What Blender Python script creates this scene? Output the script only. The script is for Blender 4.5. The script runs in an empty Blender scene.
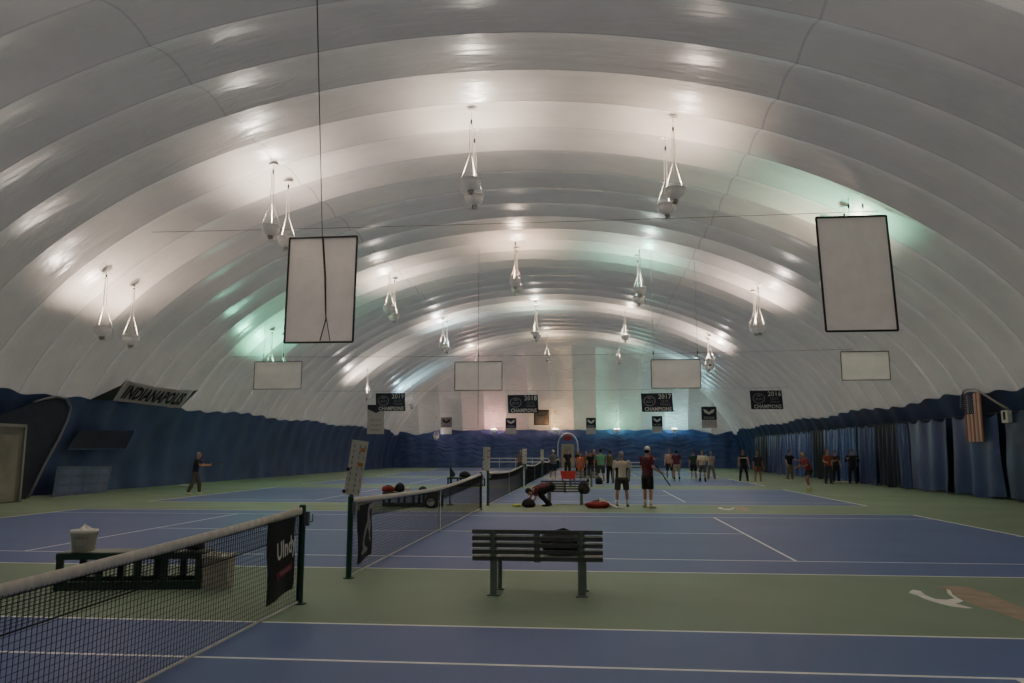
import bpy, bmesh, math, random
from mathutils import Vector, Matrix, Euler
random.seed(7)
S = bpy.context.scene
COL = S.collection
PI = math.pi
R = math.radians

# ------------------------------------------------------------------ materials
def srgb(c):
    return tuple(((x / 12.92) if x <= 0.04045 else ((x + 0.055) / 1.055) ** 2.4) for x in (v / 255 for v in c)) + (1.0,)

MATS = {}
def mat(name, rgb, rough=0.6, noise=0.0, nscale=8.0, bump=0.0, bscale=30.0, spec=0.5, metal=0.0, emit=None, estr=0.0, transl=0.0):
    if name in MATS: return MATS[name]
    m = bpy.data.materials.new(name); m.use_nodes = True
    nt = m.node_tree; b = nt.nodes['Principled BSDF']
    c = srgb(rgb)
    b.inputs['Roughness'].default_value = rough
    b.inputs['Metallic'].default_value = metal
    b.inputs['Specular IOR Level'].default_value = spec
    tc = nt.nodes.new('ShaderNodeTexCoord')
    n = nt.nodes.new('ShaderNodeTexNoise'); n.inputs['Scale'].default_value = nscale; n.inputs['Detail'].default_value = 4
    nt.links.new(tc.outputs['Object'], n.inputs['Vector'])
    r = nt.nodes.new('ShaderNodeValToRGB')
    k = noise
    r.color_ramp.elements[0].position = 0.3; r.color_ramp.elements[1].position = 0.7
    r.color_ramp.elements[0].color = tuple(v * (1 - k) for v in c[:3]) + (1,)
    r.color_ramp.elements[1].color = tuple(min(1, v * (1 + k)) for v in c[:3]) + (1,)
    nt.links.new(n.outputs['Fac'], r.inputs['Fac'])
    nt.links.new(r.outputs['Color'], b.inputs['Base Color'])
    if bump:
        n2 = nt.nodes.new('ShaderNodeTexNoise'); n2.inputs['Scale'].default_value = bscale
        nt.links.new(tc.outputs['Object'], n2.inputs['Vector'])
        bp = nt.nodes.new('ShaderNodeBump'); bp.inputs['Strength'].default_value = bump; bp.inputs['Distance'].default_value = 0.05
        nt.links.new(n2.outputs['Fac'], bp.inputs['Height']); nt.links.new(bp.outputs['Normal'], b.inputs['Normal'])
    if emit:
        b.inputs['Emission Color'].default_value = srgb(emit); b.inputs['Emission Strength'].default_value = estr
    if transl: b.inputs['Transmission Weight'].default_value = transl
    MATS[name] = m
    return m

# ------------------------------------------------------------------ mesh building
class MB:
    def __init__(s): s.v = []; s.f = []; s.m = []
    def add(s, vs, fs, mi=0):
        o = len(s.v); s.v += [tuple(v) for v in vs]
        s.f += [tuple(i + o for i in f) for f in fs]; s.m += [mi] * len(fs); return s
    def box(s, c, d, rot=None, mi=0):
        x, y, z = d[0] / 2, d[1] / 2, d[2] / 2
        vs = [Vector(p) for p in ((-x,-y,-z),(x,-y,-z),(x,y,-z),(-x,y,-z),(-x,-y,z),(x,-y,z),(x,y,z),(-x,y,z))]
        if rot: 
            M = Euler(rot).to_matrix(); vs = [M @ v for v in vs]
        c = Vector(c)
        return s.add([v + c for v in vs], [(0,3,2,1),(4,5,6,7),(0,1,5,4),(1,2,6,5),(2,3,7,6),(3,0,4,7)], mi)
    def tube(s, path, rad, n=8, mi=0, cap=True, squash=None):
        path = [Vector(p) for p in path]; k = len(path)
        rads = rad if isinstance(rad, (list, tuple)) else [rad] * k
        vs = []; up0 = None
        for i, p in enumerate(path):
            t = (path[min(i + 1, k - 1)] - path[max(i - 1, 0)])
            t = t.normalized() if t.length > 1e-9 else Vector((0, 0, 1))
            ref = Vector((0, 0, 1)) if abs(t.z) < 0.95 else Vector((0, 1, 0))
            a = t.cross(ref).normalized()
            if up0 is not None and a.dot(up0) < 0: a = -a
            up0 = a; b = a.cross(t).normalized()
            q = squash or (1, 1)
            for j in range(n):
                w = 2 * PI * j / n
                vs.append(p + (a * math.cos(w) * q[0] + b * math.sin(w) * q[1]) * rads[i])
        fs = [(i*n+j, i*n+(j+1) % n, (i+1)*n+(j+1) % n, (i+1)*n+j) for i in range(k-1) for j in range(n)]
        if cap: fs += [tuple(range(n-1, -1, -1)), tuple((k-1)*n + j for j in range(n))]
        return s.add(vs, fs, mi)
    def capsule(s, a, b, ra, rb, n=12, mi=0, squash=None, mid=None):
        a, b = Vector(a), Vector(b); d = b - a; L = max(d.length, 1e-6); t = d / L
        pts, rs = [], []
        for w in (80, 55, 28, 0):
            pts.append(a - t * ra * math.sin(R(w))); rs.append(ra * math.cos(R(w)))
        for u, rm in (mid or []):
            pts.append(a + d * u); rs.append(rm)
        for w in (0, 28, 55, 80):
            pts.append(b + t * rb * math.sin(R(w))); rs.append(rb * math.cos(R(w)))
        return s.tube(pts, rs, n, mi, True, squash)
    def ellipsoid(s, c, r, rot=None, nu=16, nv=10, mi=0):
        vs = []; M = Euler(rot).to_matrix() if rot else None; c = Vector(c)
        for i in range(nv + 1):
            w = PI * (0.002 + 0.996 * i / nv)
            for j in range(nu):
                q = 2 * PI * j / nu
                p = Vector((r[0]*math.sin(w)*math.cos(q), r[1]*math.sin(w)*math.sin(q), r[2]*math.cos(w)))
                vs.append((M @ p if M else p) + c)
        fs = [(i*nu+j, (i+1)*nu+j, (i+1)*nu+(j+1) % nu, i*nu+(j+1) % nu) for i in range(nv) for j in range(nu)]
        fs += [tuple(range(nu)), tuple(nv*nu + j for j in range(nu-1, -1, -1))]
        return s.add(vs, fs, mi)
    def lathe(s, prof, c=(0,0,0), n=20, mi=0, cap=True):
        vs = [(c[0]+r*math.cos(2*PI*j/n), c[1]+r*math.sin(2*PI*j/n), c[2]+z) for r, z in prof for j in range(n)]
        k = len(prof)
        fs = [(i*n+j, i*n+(j+1) % n, (i+1)*n+(j+1) % n, (i+1)*n+j) for i in range(k-1) for j in range(n)]
        if cap: fs += [tuple(range(n-1, -1, -1)), tuple((k-1)*n + j for j in range(n))]
        return s.add(vs, fs, mi)
    def grid(s, fn, nu, nv, mi=0):
        vs = [fn(i / nu, j / nv) for j in range(nv + 1) for i in range(nu + 1)]
        w = nu + 1
        return s.add(vs, [(j*w+i, j*w+i+1, (j+1)*w+i+1, (j+1)*w+i) for j in range(nv) for i in range(nu)], mi)
    def prism(s, pts, t, M, mi=0):
        n = len(pts)
        vs = [M @ Vector((x, y, 0)) for x, y in pts] + [M @ Vector((x, y, t)) for x, y in pts]
        fs = [tuple(range(n-1, -1, -1)), tuple(range(n, 2*n))] + [(i, (i+1) % n, n+(i+1) % n, n+i) for i in range(n)]
        return s.add(vs, fs, mi)
    def text(s, body, M, size=1.0, mi=0, bold=0.0, width=None):
        vs, fs = text_geo(body, bold)
        if not vs: return s
        xs = [v[0] for v in vs]; ys = [v[1] for v in vs]
        cx, cy = (min(xs)+max(xs))/2, (min(ys)+max(ys))/2
        k = size / (max(ys)-min(ys)); kx = k if width is None else width / (max(xs)-min(xs))
        return s.add([M @ Vector(((x-cx)*kx, (y-cy)*k, 0)) for x, y in vs], fs, mi)
    def build(s, name, mats, parent=None, smooth=False, loc=None, rz=0):
        me = bpy.data.meshes.new(name); me.from_pydata(s.v, [], s.f)
        for m in (mats if isinstance(mats, (list, tuple)) else [mats]): me.materials.append(m)
        me.polygons.foreach_set('material_index', s.m)
        if smooth: me.polygons.foreach_set('use_smooth', [True] * len(s.f))
        me.update()
        o = bpy.data.objects.new(name, me); COL.objects.link(o)
        if parent: o.parent = parent
        if loc is not None: o.location = loc
        if rz: o.rotation_euler = (0, 0, rz)
        return o

_TG = {}
def text_geo(body, bold=0.0):
    if (body, bold) in _TG: return _TG[(body, bold)]
    cu = bpy.data.curves.new('lettering', 'FONT'); cu.body = body; cu.fill_mode = 'FRONT'; cu.resolution_u = 2; cu.offset = bold
    cu.space_character = 1.05
    o = bpy.data.objects.new('lettering', cu); COL.objects.link(o)
    dg = bpy.context.evaluated_depsgraph_get(); dg.update()
    me = bpy.data.meshes.new_from_object(o.evaluated_get(dg))
    r = ([(v.co.x, v.co.y) for v in me.vertices], [tuple(p.vertices) for p in me.polygons])
    bpy.data.objects.remove(o); bpy.data.curves.remove(cu); bpy.data.meshes.remove(me)
    _TG[(body, bold)] = r
    return r

def plane(origin, xd, yd):
    x = Vector(xd).normalized(); y = Vector(yd); y = (y - x * y.dot(x)).normalized(); z = x.cross(y)
    M = Matrix((x, y, z)).transposed().to_4x4(); M.translation = Vector(origin); return M

def tag(o, label=None, cat=None, group=None, kind=None):
    if label: o['label'] = label
    if cat: o['category'] = cat
    if group: o['group'] = group
    if kind: o['kind'] = kind
    return o
def empty(name, loc, label, cat, group=None, rz=0):
    o = bpy.data.objects.new(name, None); COL.objects.link(o); o.empty_display_size = 0.1
    o.location = loc; o.rotation_euler = (0, 0, rz); return tag(o, label, cat, group)
def dup(o, parent=None, loc=None, rz=None, label=None):
    c = o.copy(); COL.objects.link(c)
    if parent: c.parent = parent
    if loc is not None: c.location = loc
    if rz is not None: c.rotation_euler = (0, 0, rz)
    if label: c['label'] = label
    for ch in list(o.children): dup(ch, c)
    return c

# ------------------------------------------------------------------ camera
cam = bpy.data.cameras.new('camera'); co = bpy.data.objects.new('camera', cam); COL.objects.link(co)
co.location = (3.2531, -7.8546, 1.6765); co.rotation_euler = (PI/2 + 0.1401, 0, 0.099)
cam.sensor_width = 36; cam.lens = 783.12 / 1024 * 36; cam.clip_end = 300; cam.clip_start = 0.05
S.camera = co

# ------------------------------------------------------------------ dome dimensions
XC, A, HT = 0.3, 18.6, 12.3
Y0, L1 = 68.0, 9.0          # far end starts curving at Y0, touches the floor at Y0+L1
YF, L0 = -6.0, 9.5          # near end behind the camera
RIB = 1.98; RIB0 = 0.85
def half(z): return A * math.sqrt(max(0, 1 - (z / HT) ** 2))
def roof_z(x): return HT * math.sqrt(max(0, 1 - ((x - XC) / A) ** 2))
def end_y(z): return Y0 + L1 * math.sqrt(max(0, 1 - (z / HT) ** 2))
SC = 1.03
def gore_y(z): return Y0 + L1 * math.sqrt(max(0, 1 - (z / (HT*SC)) ** 2))
def gore_f(z): return YF - L0 * math.sqrt(max(0, 1 - (z / (HT*SC)) ** 2))
def front_y(z): return YF - L0 * math.sqrt(max(0, 1 - (z / HT) ** 2))
COURTS = [0.0, 14.604, 29.054, 43.55, 58.05, 72.55]    # far doubles line of each court
GAPS = 14.5

# ------------------------------------------------------------------ floor
def build_floor():
    green, blue, white = mats_floor
    xs = set([-22, 22]); ys = set([-17, 79])
    rects = []        # (x0,x1,y0,y1,mat) later ones win
    B, SV, lw = 11.885, 6.40, 0.05
    for f in COURTS:
        n = f - 10.97; c = f - 5.485
        rects.append((-B, B, n, f, 1))
        for y in (n, f): rects.append((-B, B, y - lw if y == f else y, y if y == f else y + lw, 2))
        for y in (n + 1.372, f - 1.372): rects.append((-B, B, y - lw/2, y + lw/2, 2))
        for sx in (-1, 1):
            x = sx * B; rects.append((min(x, x - sx*0.08), max(x, x - sx*0.08), n, f, 2))
            x = sx * SV; rects.append((x - lw/2, x + lw/2, n + 1.372, f - 1.372, 2))
            rects.append((min(sx*B, sx*(B-.18)), max(sx*B, sx*(B-.18)), c - lw/2, c + lw/2, 2))
        rects.append((-SV, SV, c - lw/2, c + lw/2, 2))
    for x0, x1, y0, y1, m in rects: xs |= {x0, x1}; ys |= {y0, y1}
    xs = sorted(xs); ys = sorted(ys)
    mb = MB(); w = len(xs)
    vs = [(x, y, 0) for y in ys for x in xs]; fs = []; ms = []
    for j in range(len(ys)-1):
        cy = (ys[j]+ys[j+1])/2
        act = [r for r in rects if r[2] < cy < r[3]]
        for i in range(w-1):
            cx = (xs[i]+xs[i+1])/2; m = 0
            for r in act:
                if r[0] < cx < r[1]: m = r[4]
            fs.append((j*w+i, j*w+i+1, (j+1)*w+i+1, (j+1)*w+i)); ms.append(m)
    mb.v = vs; mb.f = fs; mb.m = ms
    tag(mb.build('floor', mats_floor), kind='structure')
mats_floor = [mat('court_green', (137, 156, 130), 0.55, 0.10, 0.5, 0.03, 200, 0.35),
              mat('court_blue', (97, 115, 166), 0.5, 0.08, 0.45, 0.03, 200, 0.4),
              mat('court_line', (250, 250, 246), 0.5, 0.05, 3)]
build_floor()

# ------------------------------------------------------------------ dome fabric
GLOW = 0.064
def dome_material():
    m = mat('dome_fabric', (206, 199, 188), 0.27, 0.0, 1.0, spec=0.6)
    nt = m.node_tree; b = nt.nodes['Principled BSDF']; N = nt.nodes.new; L = nt.links.new
    tc = N('ShaderNodeTexCoord'); sx = N('ShaderNodeSeparateXYZ'); L(tc.outputs['Object'], sx.inputs[0])
    def math_(op, a, bb=None):
        n = N('ShaderNodeMath'); n.operation = op
        for i, v in enumerate((a, bb)):
            if v is None: continue
            if isinstance(v, (int, float)): n.inputs[i].default_value = v
            else: L(v, n.inputs[i])
        return n.outputs[0]
    x, y = sx.outputs[0], sx.outputs[1]
    # welded seams along the length and between the ribs
    s1 = math_('LESS_THAN', math_('ABSOLUTE', math_('SUBTRACT', x, 8.4)), 0.03)
    s2 = math_('LESS_THAN', math_('ABSOLUTE', math_('ADD', x, 7.1)), 0.03)
    fr = math_('FRACT', math_('DIVIDE', math_('ADD', y, 10*RIB - RIB0), RIB))
    s3 = math_('LESS_THAN', math_('ABSOLUTE', math_('SUBTRACT', fr, 0.5)), 0.484); s3 = math_('SUBTRACT', 1.0, s3)
    seam = math_('MINIMUM', 1.0, math_('ADD', math_('MULTIPLY', math_('MAXIMUM', s1, s2), 0.4), math_('MULTIPLY', s3, 0.35)))
    no = N('ShaderNodeTexNoise'); no.inputs['Scale'].default_value = 0.35; no.inputs['Detail'].default_value = 5; L(tc.outputs['Object'], no.inputs['Vector'])
    rp = N('ShaderNodeValToRGB'); rp.color_ramp.elements[0].color = srgb((166, 159, 151)); rp.color_ramp.elements[1].color = srgb((190, 183, 174))
    rp.color_ramp.elements[0].position = .3; rp.color_ramp.elements[1].position = .7
    L(no.outputs['Fac'], rp.inputs['Fac'])
    mx = N('ShaderNodeMixRGB'); L(seam, mx.inputs['Fac']); L(rp.outputs['Color'], mx.inputs[1]); mx.inputs[2].default_value = srgb((110, 105, 98))
    L(mx.outputs[0], b.inputs['Base Color'])
    # even glow added to the fabric as soft fill light
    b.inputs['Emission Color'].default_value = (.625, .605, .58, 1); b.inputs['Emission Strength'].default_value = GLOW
    # wrinkles: stretched noise
    mp = N('ShaderNodeMapping'); mp.inputs['Scale'].default_value = (0.7, 3.0, 0.7); L(tc.outputs['Object'], mp.inputs['Vector'])
    n2 = N('ShaderNodeTexNoise'); n2.inputs['Scale'].default_value = 1.1; n2.inputs['Detail'].default_value = 4; n2.inputs['Distortion'].default_value = 0.6
    L(mp.outputs[0], n2.inputs['Vector'])
    bp = N('ShaderNodeBump'); bp.inputs['Strength'].default_value = 0.5; bp.inputs['Distance'].default_value = 0.06
    L(n2.outputs['Fac'], bp.inputs['Height']); L(bp.outputs['Normal'], b.inputs['Normal'])
    return m

def gore_material():
    m = mat('dome_end_fabric', (180, 174, 166), 0.22, 0.06, 0.5, spec=0.6)
    nt = m.node_tree; b = nt.nodes['Principled BSDF']; N = nt.nodes.new; L = nt.links.new
    b.inputs['Emission Color'].default_value = (.625, .605, .58, 1); b.inputs['Emission Strength'].default_value = GLOW  # same added fill glow on the end fabric
    tc = N('ShaderNodeTexCoord'); mp = N('ShaderNodeMapping'); mp.inputs['Scale'].default_value = (1.4, 1.4, 6.0); L(tc.outputs['Object'], mp.inputs['Vector'])
    n2 = N('ShaderNodeTexNoise'); n2.inputs['Scale'].default_value = 1.0; n2.inputs['Detail'].default_value = 4; L(mp.outputs[0], n2.inputs['Vector'])
    bp = N('ShaderNodeBump'); bp.inputs['Strength'].default_value = 1.0; bp.inputs['Distance'].default_value = 0.12
    L(n2.outputs['Fac'], bp.inputs['Height']); L(bp.outputs['Normal'], b.inputs['Normal'])
    return m

def build_dome():
    mb = MB(); NT = 96; NS = 8; BULGE = 0.2
    k0 = math.floor((YF - L0) / RIB) - 1; k1 = math.ceil((Y0 + L1) / RIB)
    for k in range(k0, k1):
        ya, yb = k * RIB + RIB0, (k + 1) * RIB + RIB0
        def fn(u, v):
            th = PI * u; z = HT * math.sin(th); x = XC + A * math.cos(th)
            y = ya + (yb - ya) * v
            hi = gore_y(z) + 0.35; lo = gore_f(z) - 0.35
            bul = BULGE * (1 - (2*v - 1) ** 2) * min(1, z / 3.0)
            if y > hi or y < lo: y = min(max(y, lo), hi); bul = BULGE * (1 - (2*((y-ya)/(yb-ya)) - 1) ** 2) * min(1, z / 3.0)
            n = Vector((math.cos(th) / A, 0, math.sin(th) / HT)).normalized()
            return (x + n.x * bul, y, z + n.z * bul)
        if ya > Y0 + L1 + .4 or yb < YF - L0 - .4: continue
        mb.grid(fn, NT, NS)
    PW = 2.4
    for sgn, fy in ((1, gore_y), (-1, gore_f)):
        k = int(A * SC / PW) + 1
        for p in range(-k, k + 1):
            xa, xb = (p - .5) * PW, (p + .5) * PW
            def fn(u, v):
                th = PI / 2 * v; z = HT * SC * math.sin(th); hw = A * SC * math.cos(th)
                x = xa + (xb - xa) * u; x = min(max(x, -hw), hw)
                uu = (x - xa) / (xb - xa)
                b = 0.30 * (1 - (2*uu - 1) ** 2) * min(1, hw / 3)
                return (XC + x, fy(z) + sgn * b, z)
            mb.grid(fn, 8, 40, 1)
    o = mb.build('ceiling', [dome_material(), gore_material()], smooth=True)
    tag(o, kind='structure')
build_dome()

# blue liner along the foot of the dome
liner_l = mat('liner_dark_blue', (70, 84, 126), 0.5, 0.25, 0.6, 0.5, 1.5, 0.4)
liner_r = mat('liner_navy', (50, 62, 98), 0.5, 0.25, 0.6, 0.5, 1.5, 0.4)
def back_material():
    m = mat('liner_blue', (88, 102, 154), 0.4, 0.2, 1.2, spec=0.5)
    nt = m.node_tree; b = nt.nodes['Principled BSDF']; N = nt.nodes.new; L = nt.links.new
    tc = N('ShaderNodeTexCoord'); mp = N('ShaderNodeMapping'); mp.inputs['Scale'].default_value = (0.9, 1, 1.1); L(tc.outputs['Object'], mp.inputs['Vector'])
    w = N('ShaderNodeTexWave'); w.wave_type = 'BANDS'; w.bands_direction = 'Z'; w.inputs['Scale'].default_value = 0.5; w.inputs['Distortion'].default_value = 16; w.inputs['Detail'].default_value = 3; w.inputs['Detail Scale'].default_value = 0.8
    L(mp.outputs[0], w.inputs['Vector'])
    bp = N('ShaderNodeBump'); bp.inputs['Strength'].default_value = 0.3; bp.inputs['Distance'].default_value = 0.10
    L(w.outputs['Fac'], bp.inputs['Height']); L(bp.outputs['Normal'], b.inputs['Normal'])
    return m
liner_b = back_material()
def side_liner(name, sgn, m):
    mb = MB(); Y1, Y2 = -9.0, 77.0
    def fn(u, v):
        y = Y1 + (Y2 - Y1) * u
        top = 3.88 + 0.05 * math.cos(2*PI*y/RIB) + 0.08 * math.sin(y * .55)
        top -= 0.45 * max(0, 1 - abs(y - 74.5) / 4)
        z = top * v
        if z < 0: z = 0
        off = 0.10 + 0.03 * (1 + math.cos(2*PI*y/RIB)) + 0.03*math.sin(y*2.3 + z*1.3)
        x = XC + sgn * (half(max(z, 0)) - off)
        yy = min(y, end_y(z) - 0.35)
        return (x, yy, z)
    mb.grid(fn, 500, 10)
    tag(mb.build(name, m, smooth=True), kind='structure')
side_liner('wall_left', -1, liner_l); side_liner('wall_right', 1, liner_r)
def end_liner(name, fy, sgn, m, hasdip):
    mb = MB()
    def fn(u, v):
        x = -18.15 + 36.85 * u
        top = 4.0 + 0.05 * math.sin(x * 1.4) + 0.03 * math.sin(x * 3.7)
        if hasdip: top -= 0.5 * max(0, 1 - abs(x + 15.6) / 2.4) + 0.5 * max(0, 1 - abs(x - 16.2) / 2.4)
        z = top * v
        return (x, fy(z) - sgn * (0.28 + 0.05*math.sin(x*1.9 + z*.7) + 0.03*math.sin(x*4.1)), z)
    mb.grid(fn, 220, 12)
    tag(mb.build(name, m, smooth=True), kind='structure')
end_liner('wall_back', end_y, 1, liner_b, True); end_liner('wall_front', front_y, -1, liner_l, False)

# ------------------------------------------------------------------ painted floor emblems
white_paint = mat('emblem_white', (246, 244, 232), 0.6, 0.12, 5)
brown_paint = mat('emblem_brown', (176, 156, 134), 0.6, 0.15, 4)
WH = [(7.03,2.29),(7.12,2.47),(7.18,2.52),(7.22,2.44),(7.16,2.13),(7.17,1.9),(7.28,1.87),(7.41,1.97),(7.47,2.28),(7.59,2.6),(7.61,2.54),(7.5,2.22),(7.46,1.99),(7.44,1.82),(7.35,1.7),(7.28,1.64),(7.35,1.38),(7.27,1.37),(7.16,1.46),(7.1,1.62),(7.05,1.89),(7.06,2.12)]
BR = [(7.48,2.74),(7.71,2.88),(7.93,2.83),(7.97,2.48),(7.88,1.4),(7.53,0.73),(7.52,1.13),(7.45,1.55),(7.46,1.82),(7.54,2.29),(7.63,2.57),(7.56,2.66)]
def emblem(dy, label):
    e = empty('painted_court_emblem', (7.4, 1.9 + dy, 0.0), label, 'court emblem', 'emblems painted on the green strips')
    for nm, P, m, zz in (('white_dog_head', WH, white_paint, 0.004), ('brown_streak', BR, brown_paint, 0.003)):
        mb = MB(); mb.add([(x - 7.4, y - 1.9, zz) for x, y in P], [tuple(range(len(P)))])
        o = mb.build(nm, m, e)
        bm = bmesh.new(); bm.from_mesh(o.data); bmesh.ops.triangulate(bm, faces=bm.faces[:])
        for f in bm.faces:
            if f.normal.z < 0: f.normal_flip()
        bm.to_mesh(o.data); bm.free()
    tag(e, kind='structure')
emblem(0, 'white and brown animal head emblem painted on the nearest green strip')
emblem(14.5, 'small far white and brown emblem painted on the green strip beyond the second court')

# ------------------------------------------------------------------ tennis nets
net_black = mat('net_cord', (22, 23, 26), 0.8)
band_white = mat('net_band', (228, 221, 204), 0.7, 0.12, 14)
post_green = mat('post_green', (34, 74, 62), 0.4, 0.1, 6, spec=0.5)
strap_white = mat('net_strap', (205, 205, 200), 0.7, 0.1, 9)
steel = mat('steel', (150, 150, 148), 0.35, 0.1, 10, metal=0.8)
HALF = 6.399
def net_top(s):      # s: distance from centre
    return 0.935 + (1.06 - 0.935) * (abs(s) / HALF) ** 1.4
def make_net():
    t = empty('tennis_net', (0, -5.485, 0), '', 'net', 'nets in one line down the hall')
    for sg in (-1, 1):
        mb = MB(); mb.lathe([(0.038, 0), (0.038, 1.07), (0.030, 1.085)], (0, sg*HALF, 0), 14)
        mb.lathe([(0.075, 0), (0.075, 0.012)], (0, sg*HALF, 0), 14)
        p = mb.build('post', post_green, t)
        mb = MB(); mb.box((0.055, sg*HALF, 0.93), (0.05, 0.05, 0.16)); mb.tube([(0.075, sg*HALF, 0.90), (0.12, sg*HALF, 0.90), (0.12, sg*HALF, 0.98)], 0.008, 6)
        mb.build('winch', steel, p)
    mb = MB(); n = 280
    for i in range(n + 1):
        y = -HALF + 0.06 + (2*HALF - 0.12) * i / n
        mb.tube([(0, y, 0.03), (0, y, net_top(y) - 0.03)], 0.0023, 3, cap=False)
    segs = [-HALF + 0.06 + (2*HALF - 0.12) * j / 28 for j in range(29)]
    for k in range(20):
        v = (k + .6) / 20
        mb.tube([(0, y, 0.03 + (net_top(y) - 0.1) * v) for y in segs], 0.0023, 3, cap=False)
    for k in range(9):                                              # doubled upper mesh
        mb.tube([(0.012, y, net_top(y) - 0.08 - 0.022*k) for y in segs], 0.0022, 3, cap=False)
    for i in range(n):
        y = -HALF + 0.08 + (2*HALF - 0.16) * i / n
        mb.tube([(0.012, y, net_top(y) - 0.27), (0.012, y, net_top(y) - 0.05)], 0.0018, 3, cap=False)
    mb.tube([(0.014, y, net_top(y) - 0.28) for y in segs], 0.006, 4, cap=False)
    mb.build('net_mesh', net_black, t)
    mb = MB()
    def fn(u, v):
        y = -HALF + 0.04 + (2*HALF - 0.08) * u; a = v * 2 * PI
        return (0.016 * math.sin(a), y, net_top(y) - 0.042 + 0.042 * math.cos(a))
    mb.grid(fn, 60, 8); mb.build('top_band', band_white, t, smooth=True)
    mb = MB(); mb.tube([(0, y, 0.03) for y in segs], 0.013, 6); mb.build('bottom_band', strap_white, t)
    mb = MB(); mb.box((0.02, 0, 0.46), (0.006, 0.05, 0.90)); mb.box((-0.02, 0, 0.46), (0.006, 0.05, 0.90)); mb.box((0, 0, 0.02), (0.06, 0.06, 0.03)); mb.build('center_strap', strap_white, t)
    for sg in (-1, 1):
        mb = MB(); mb.tube([(0, sg*(HALF-0.055), 0.03), (0, sg*(HALF-0.055), 1.03)], 0.012, 6); mb.build('side_rod', net_black, t)
    return t
net0 = make_net()
NETL = ['nearest tennis net, cut by the left edge of the picture',
        'second tennis net from the camera, its near post carrying a large tilted scoreboard',
        'third tennis net from the camera, running behind the crouching person',
        'fourth tennis net from the camera, seen beyond the second scoreboard',
        'fifth tennis net from the camera, near the far end of the hall',
        'farthest tennis net, last in the line before the blue end wall']
net0['label'] = NETL[0]
for i in range(1, 6): dup(net0, loc=(0, COURTS[i] - 5.485, 0), label=NETL[i])

# banners tied to the nets
black_cloth = mat('banner_black', (24, 24, 27), 0.7, 0.2, 5, 0.2, 6)
white_ink = mat('ink_white', (215, 213, 208), 0.7)
red_ink = mat('ink_red', (128, 32, 48), 0.7)
grey_ink = mat('ink_grey', (150, 146, 146), 0.7)
def net_banner(y0, y1, z0, z1, label):
    t = empty('net_banner', (0.035, (y0+y1)/2, z0), label, 'banner')
    def surf(u, v):
        y = (y0 - y1)/2 + (y1-y0)*u + 0.02*(1-v)*math.sin(u*4)
        return (0.012 + 0.02*math.sin(u*5+1)*(1-v*.7) + 0.01*math.sin(v*6), y, (z1-z0)*v - 0.05*(1-v)*(1-u))
    mb = MB(); mb.grid(surf, 14, 12); mb.build('cloth', black_cloth, t, smooth=True)
    return t
b1 = net_banner(-0.17, 0.60, 0.22, 0.97, 'black banner with white and red lettering tied to the nearest net')
M = plane((0.05, 0.05, 0.45), (0, 1, 0.02), (0, 0, 1))
mb = MB(); mb.text('UIndy', M @ Matrix.Rotation(R(6), 4, 'Z'), 0.235, width=0.5, bold=0.035); mb.build('white_lettering', white_ink, b1)
mb = MB(); mb.box((0.048, 0.02, 0.235), (0.003, 0.42, 0.07), (R(8), 0, 0)); rb = mb.build('red_stripe', red_ink, b1)
mb = MB(); mb.text('TENNIS', plane((0.051, 0.02, 0.235), (0, 1, 0.14), (0, 0, 1)), 0.04, width=0.28); mb.build('small_lettering', grey_ink, rb)
b2 = net_banner(2.88, 3.66, 0.2, 0.94, 'black banner with a pale leaping dog tied to the second net')
DOG = [(-.20,-.30),(-.02,-.27),(.02,-.24),(-.10,-.20),(-.13,-.14),(-.06,-.05),(-.01,.02),(.05,-.06),(.06,-.14),(.11,-.17),(.12,-.14),(.09,-.08),(.12,.02),(.10,.10),(.06,.16),(.05,.22),(.12,.25),(.17,.24),(.19,.28),(.13,.31),(.05,.30),(0,.25),(-.02,.17),(-.02,.10),(-.10,.02),(-.16,-.08),(-.18,-.17),(-.16,-.23),(-.22,-.27)]
mb = MB(); mb.add([(0.055, x*1.3, 0.40 + y*1.12) for x, y in DOG], [tuple(range(len(DOG)))]); o = mb.build('dog_emblem', grey_ink, b2)
bm = bmesh.new(); bm.from_mesh(o.data); bmesh.ops.triangulate(bm, faces=bm.faces[:]); bm.to_mesh(o.data); bm.free()

# scoreboards on the posts
board_white = mat('board_white', (205, 203, 192), 0.5, 0.08, 12)
orange_tab = mat('tab_orange', (205, 135, 60), 0.5)
ink_black = mat('ink_black', (30, 30, 32), 0.6)
def scoreboard(x, y, tilt, label):
    t = empty('scoreboard', (x, y, 1.095), label, 'scoreboard', 'white scoreboards standing on the net posts')
    t.rotation_euler = (0, tilt, 0)
    mb = MB(); mb.box((0, 0, 0.37), (0.225, 0.025, 0.74)); mb.build('board', board_white, t)
    mb = MB()
    for c in (-0.065, 0.02, 0.085):
        for k in range(9):
            if c > 0.05 and k % 2: continue
            mb.text(str((k + (3 if c > 0 else 0)) % 8), plane((c, -0.0145, 0.06 + 0.075*k), (1,0,0), (0,0,1)), 0.042)
    mb.build('numbers', ink_black, t)
    for zz in (0.42, 0.62):
        mb = MB(); mb.box((0.06, -0.016, zz), (0.06, 0.008, 0.05)); mb.build('orange_tab', orange_tab, t)
    for xx, zz in ((-0.11, 0.04), (-0.10, 0.34)):
        mb = MB(); mb.ellipsoid((xx, -0.02, zz), (0.026, 0.02, 0.026), None, 10, 6); mb.build('knob', ink_black, t)
    mb = MB(); mb.box((0, 0.0, 0.0), (0.05, 0.03, 0.02)); mb.build('bracket', post_green, t)
    return t
scoreboard(0.01, 2.72, R(8), 'large tilted white scoreboard with number columns on the second net post')
scoreboard(-0.05, COURTS[1] + GAPS*0 + 2.55, R(1), 'upright white scoreboard on the third net near post, beyond the tilted one')
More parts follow.
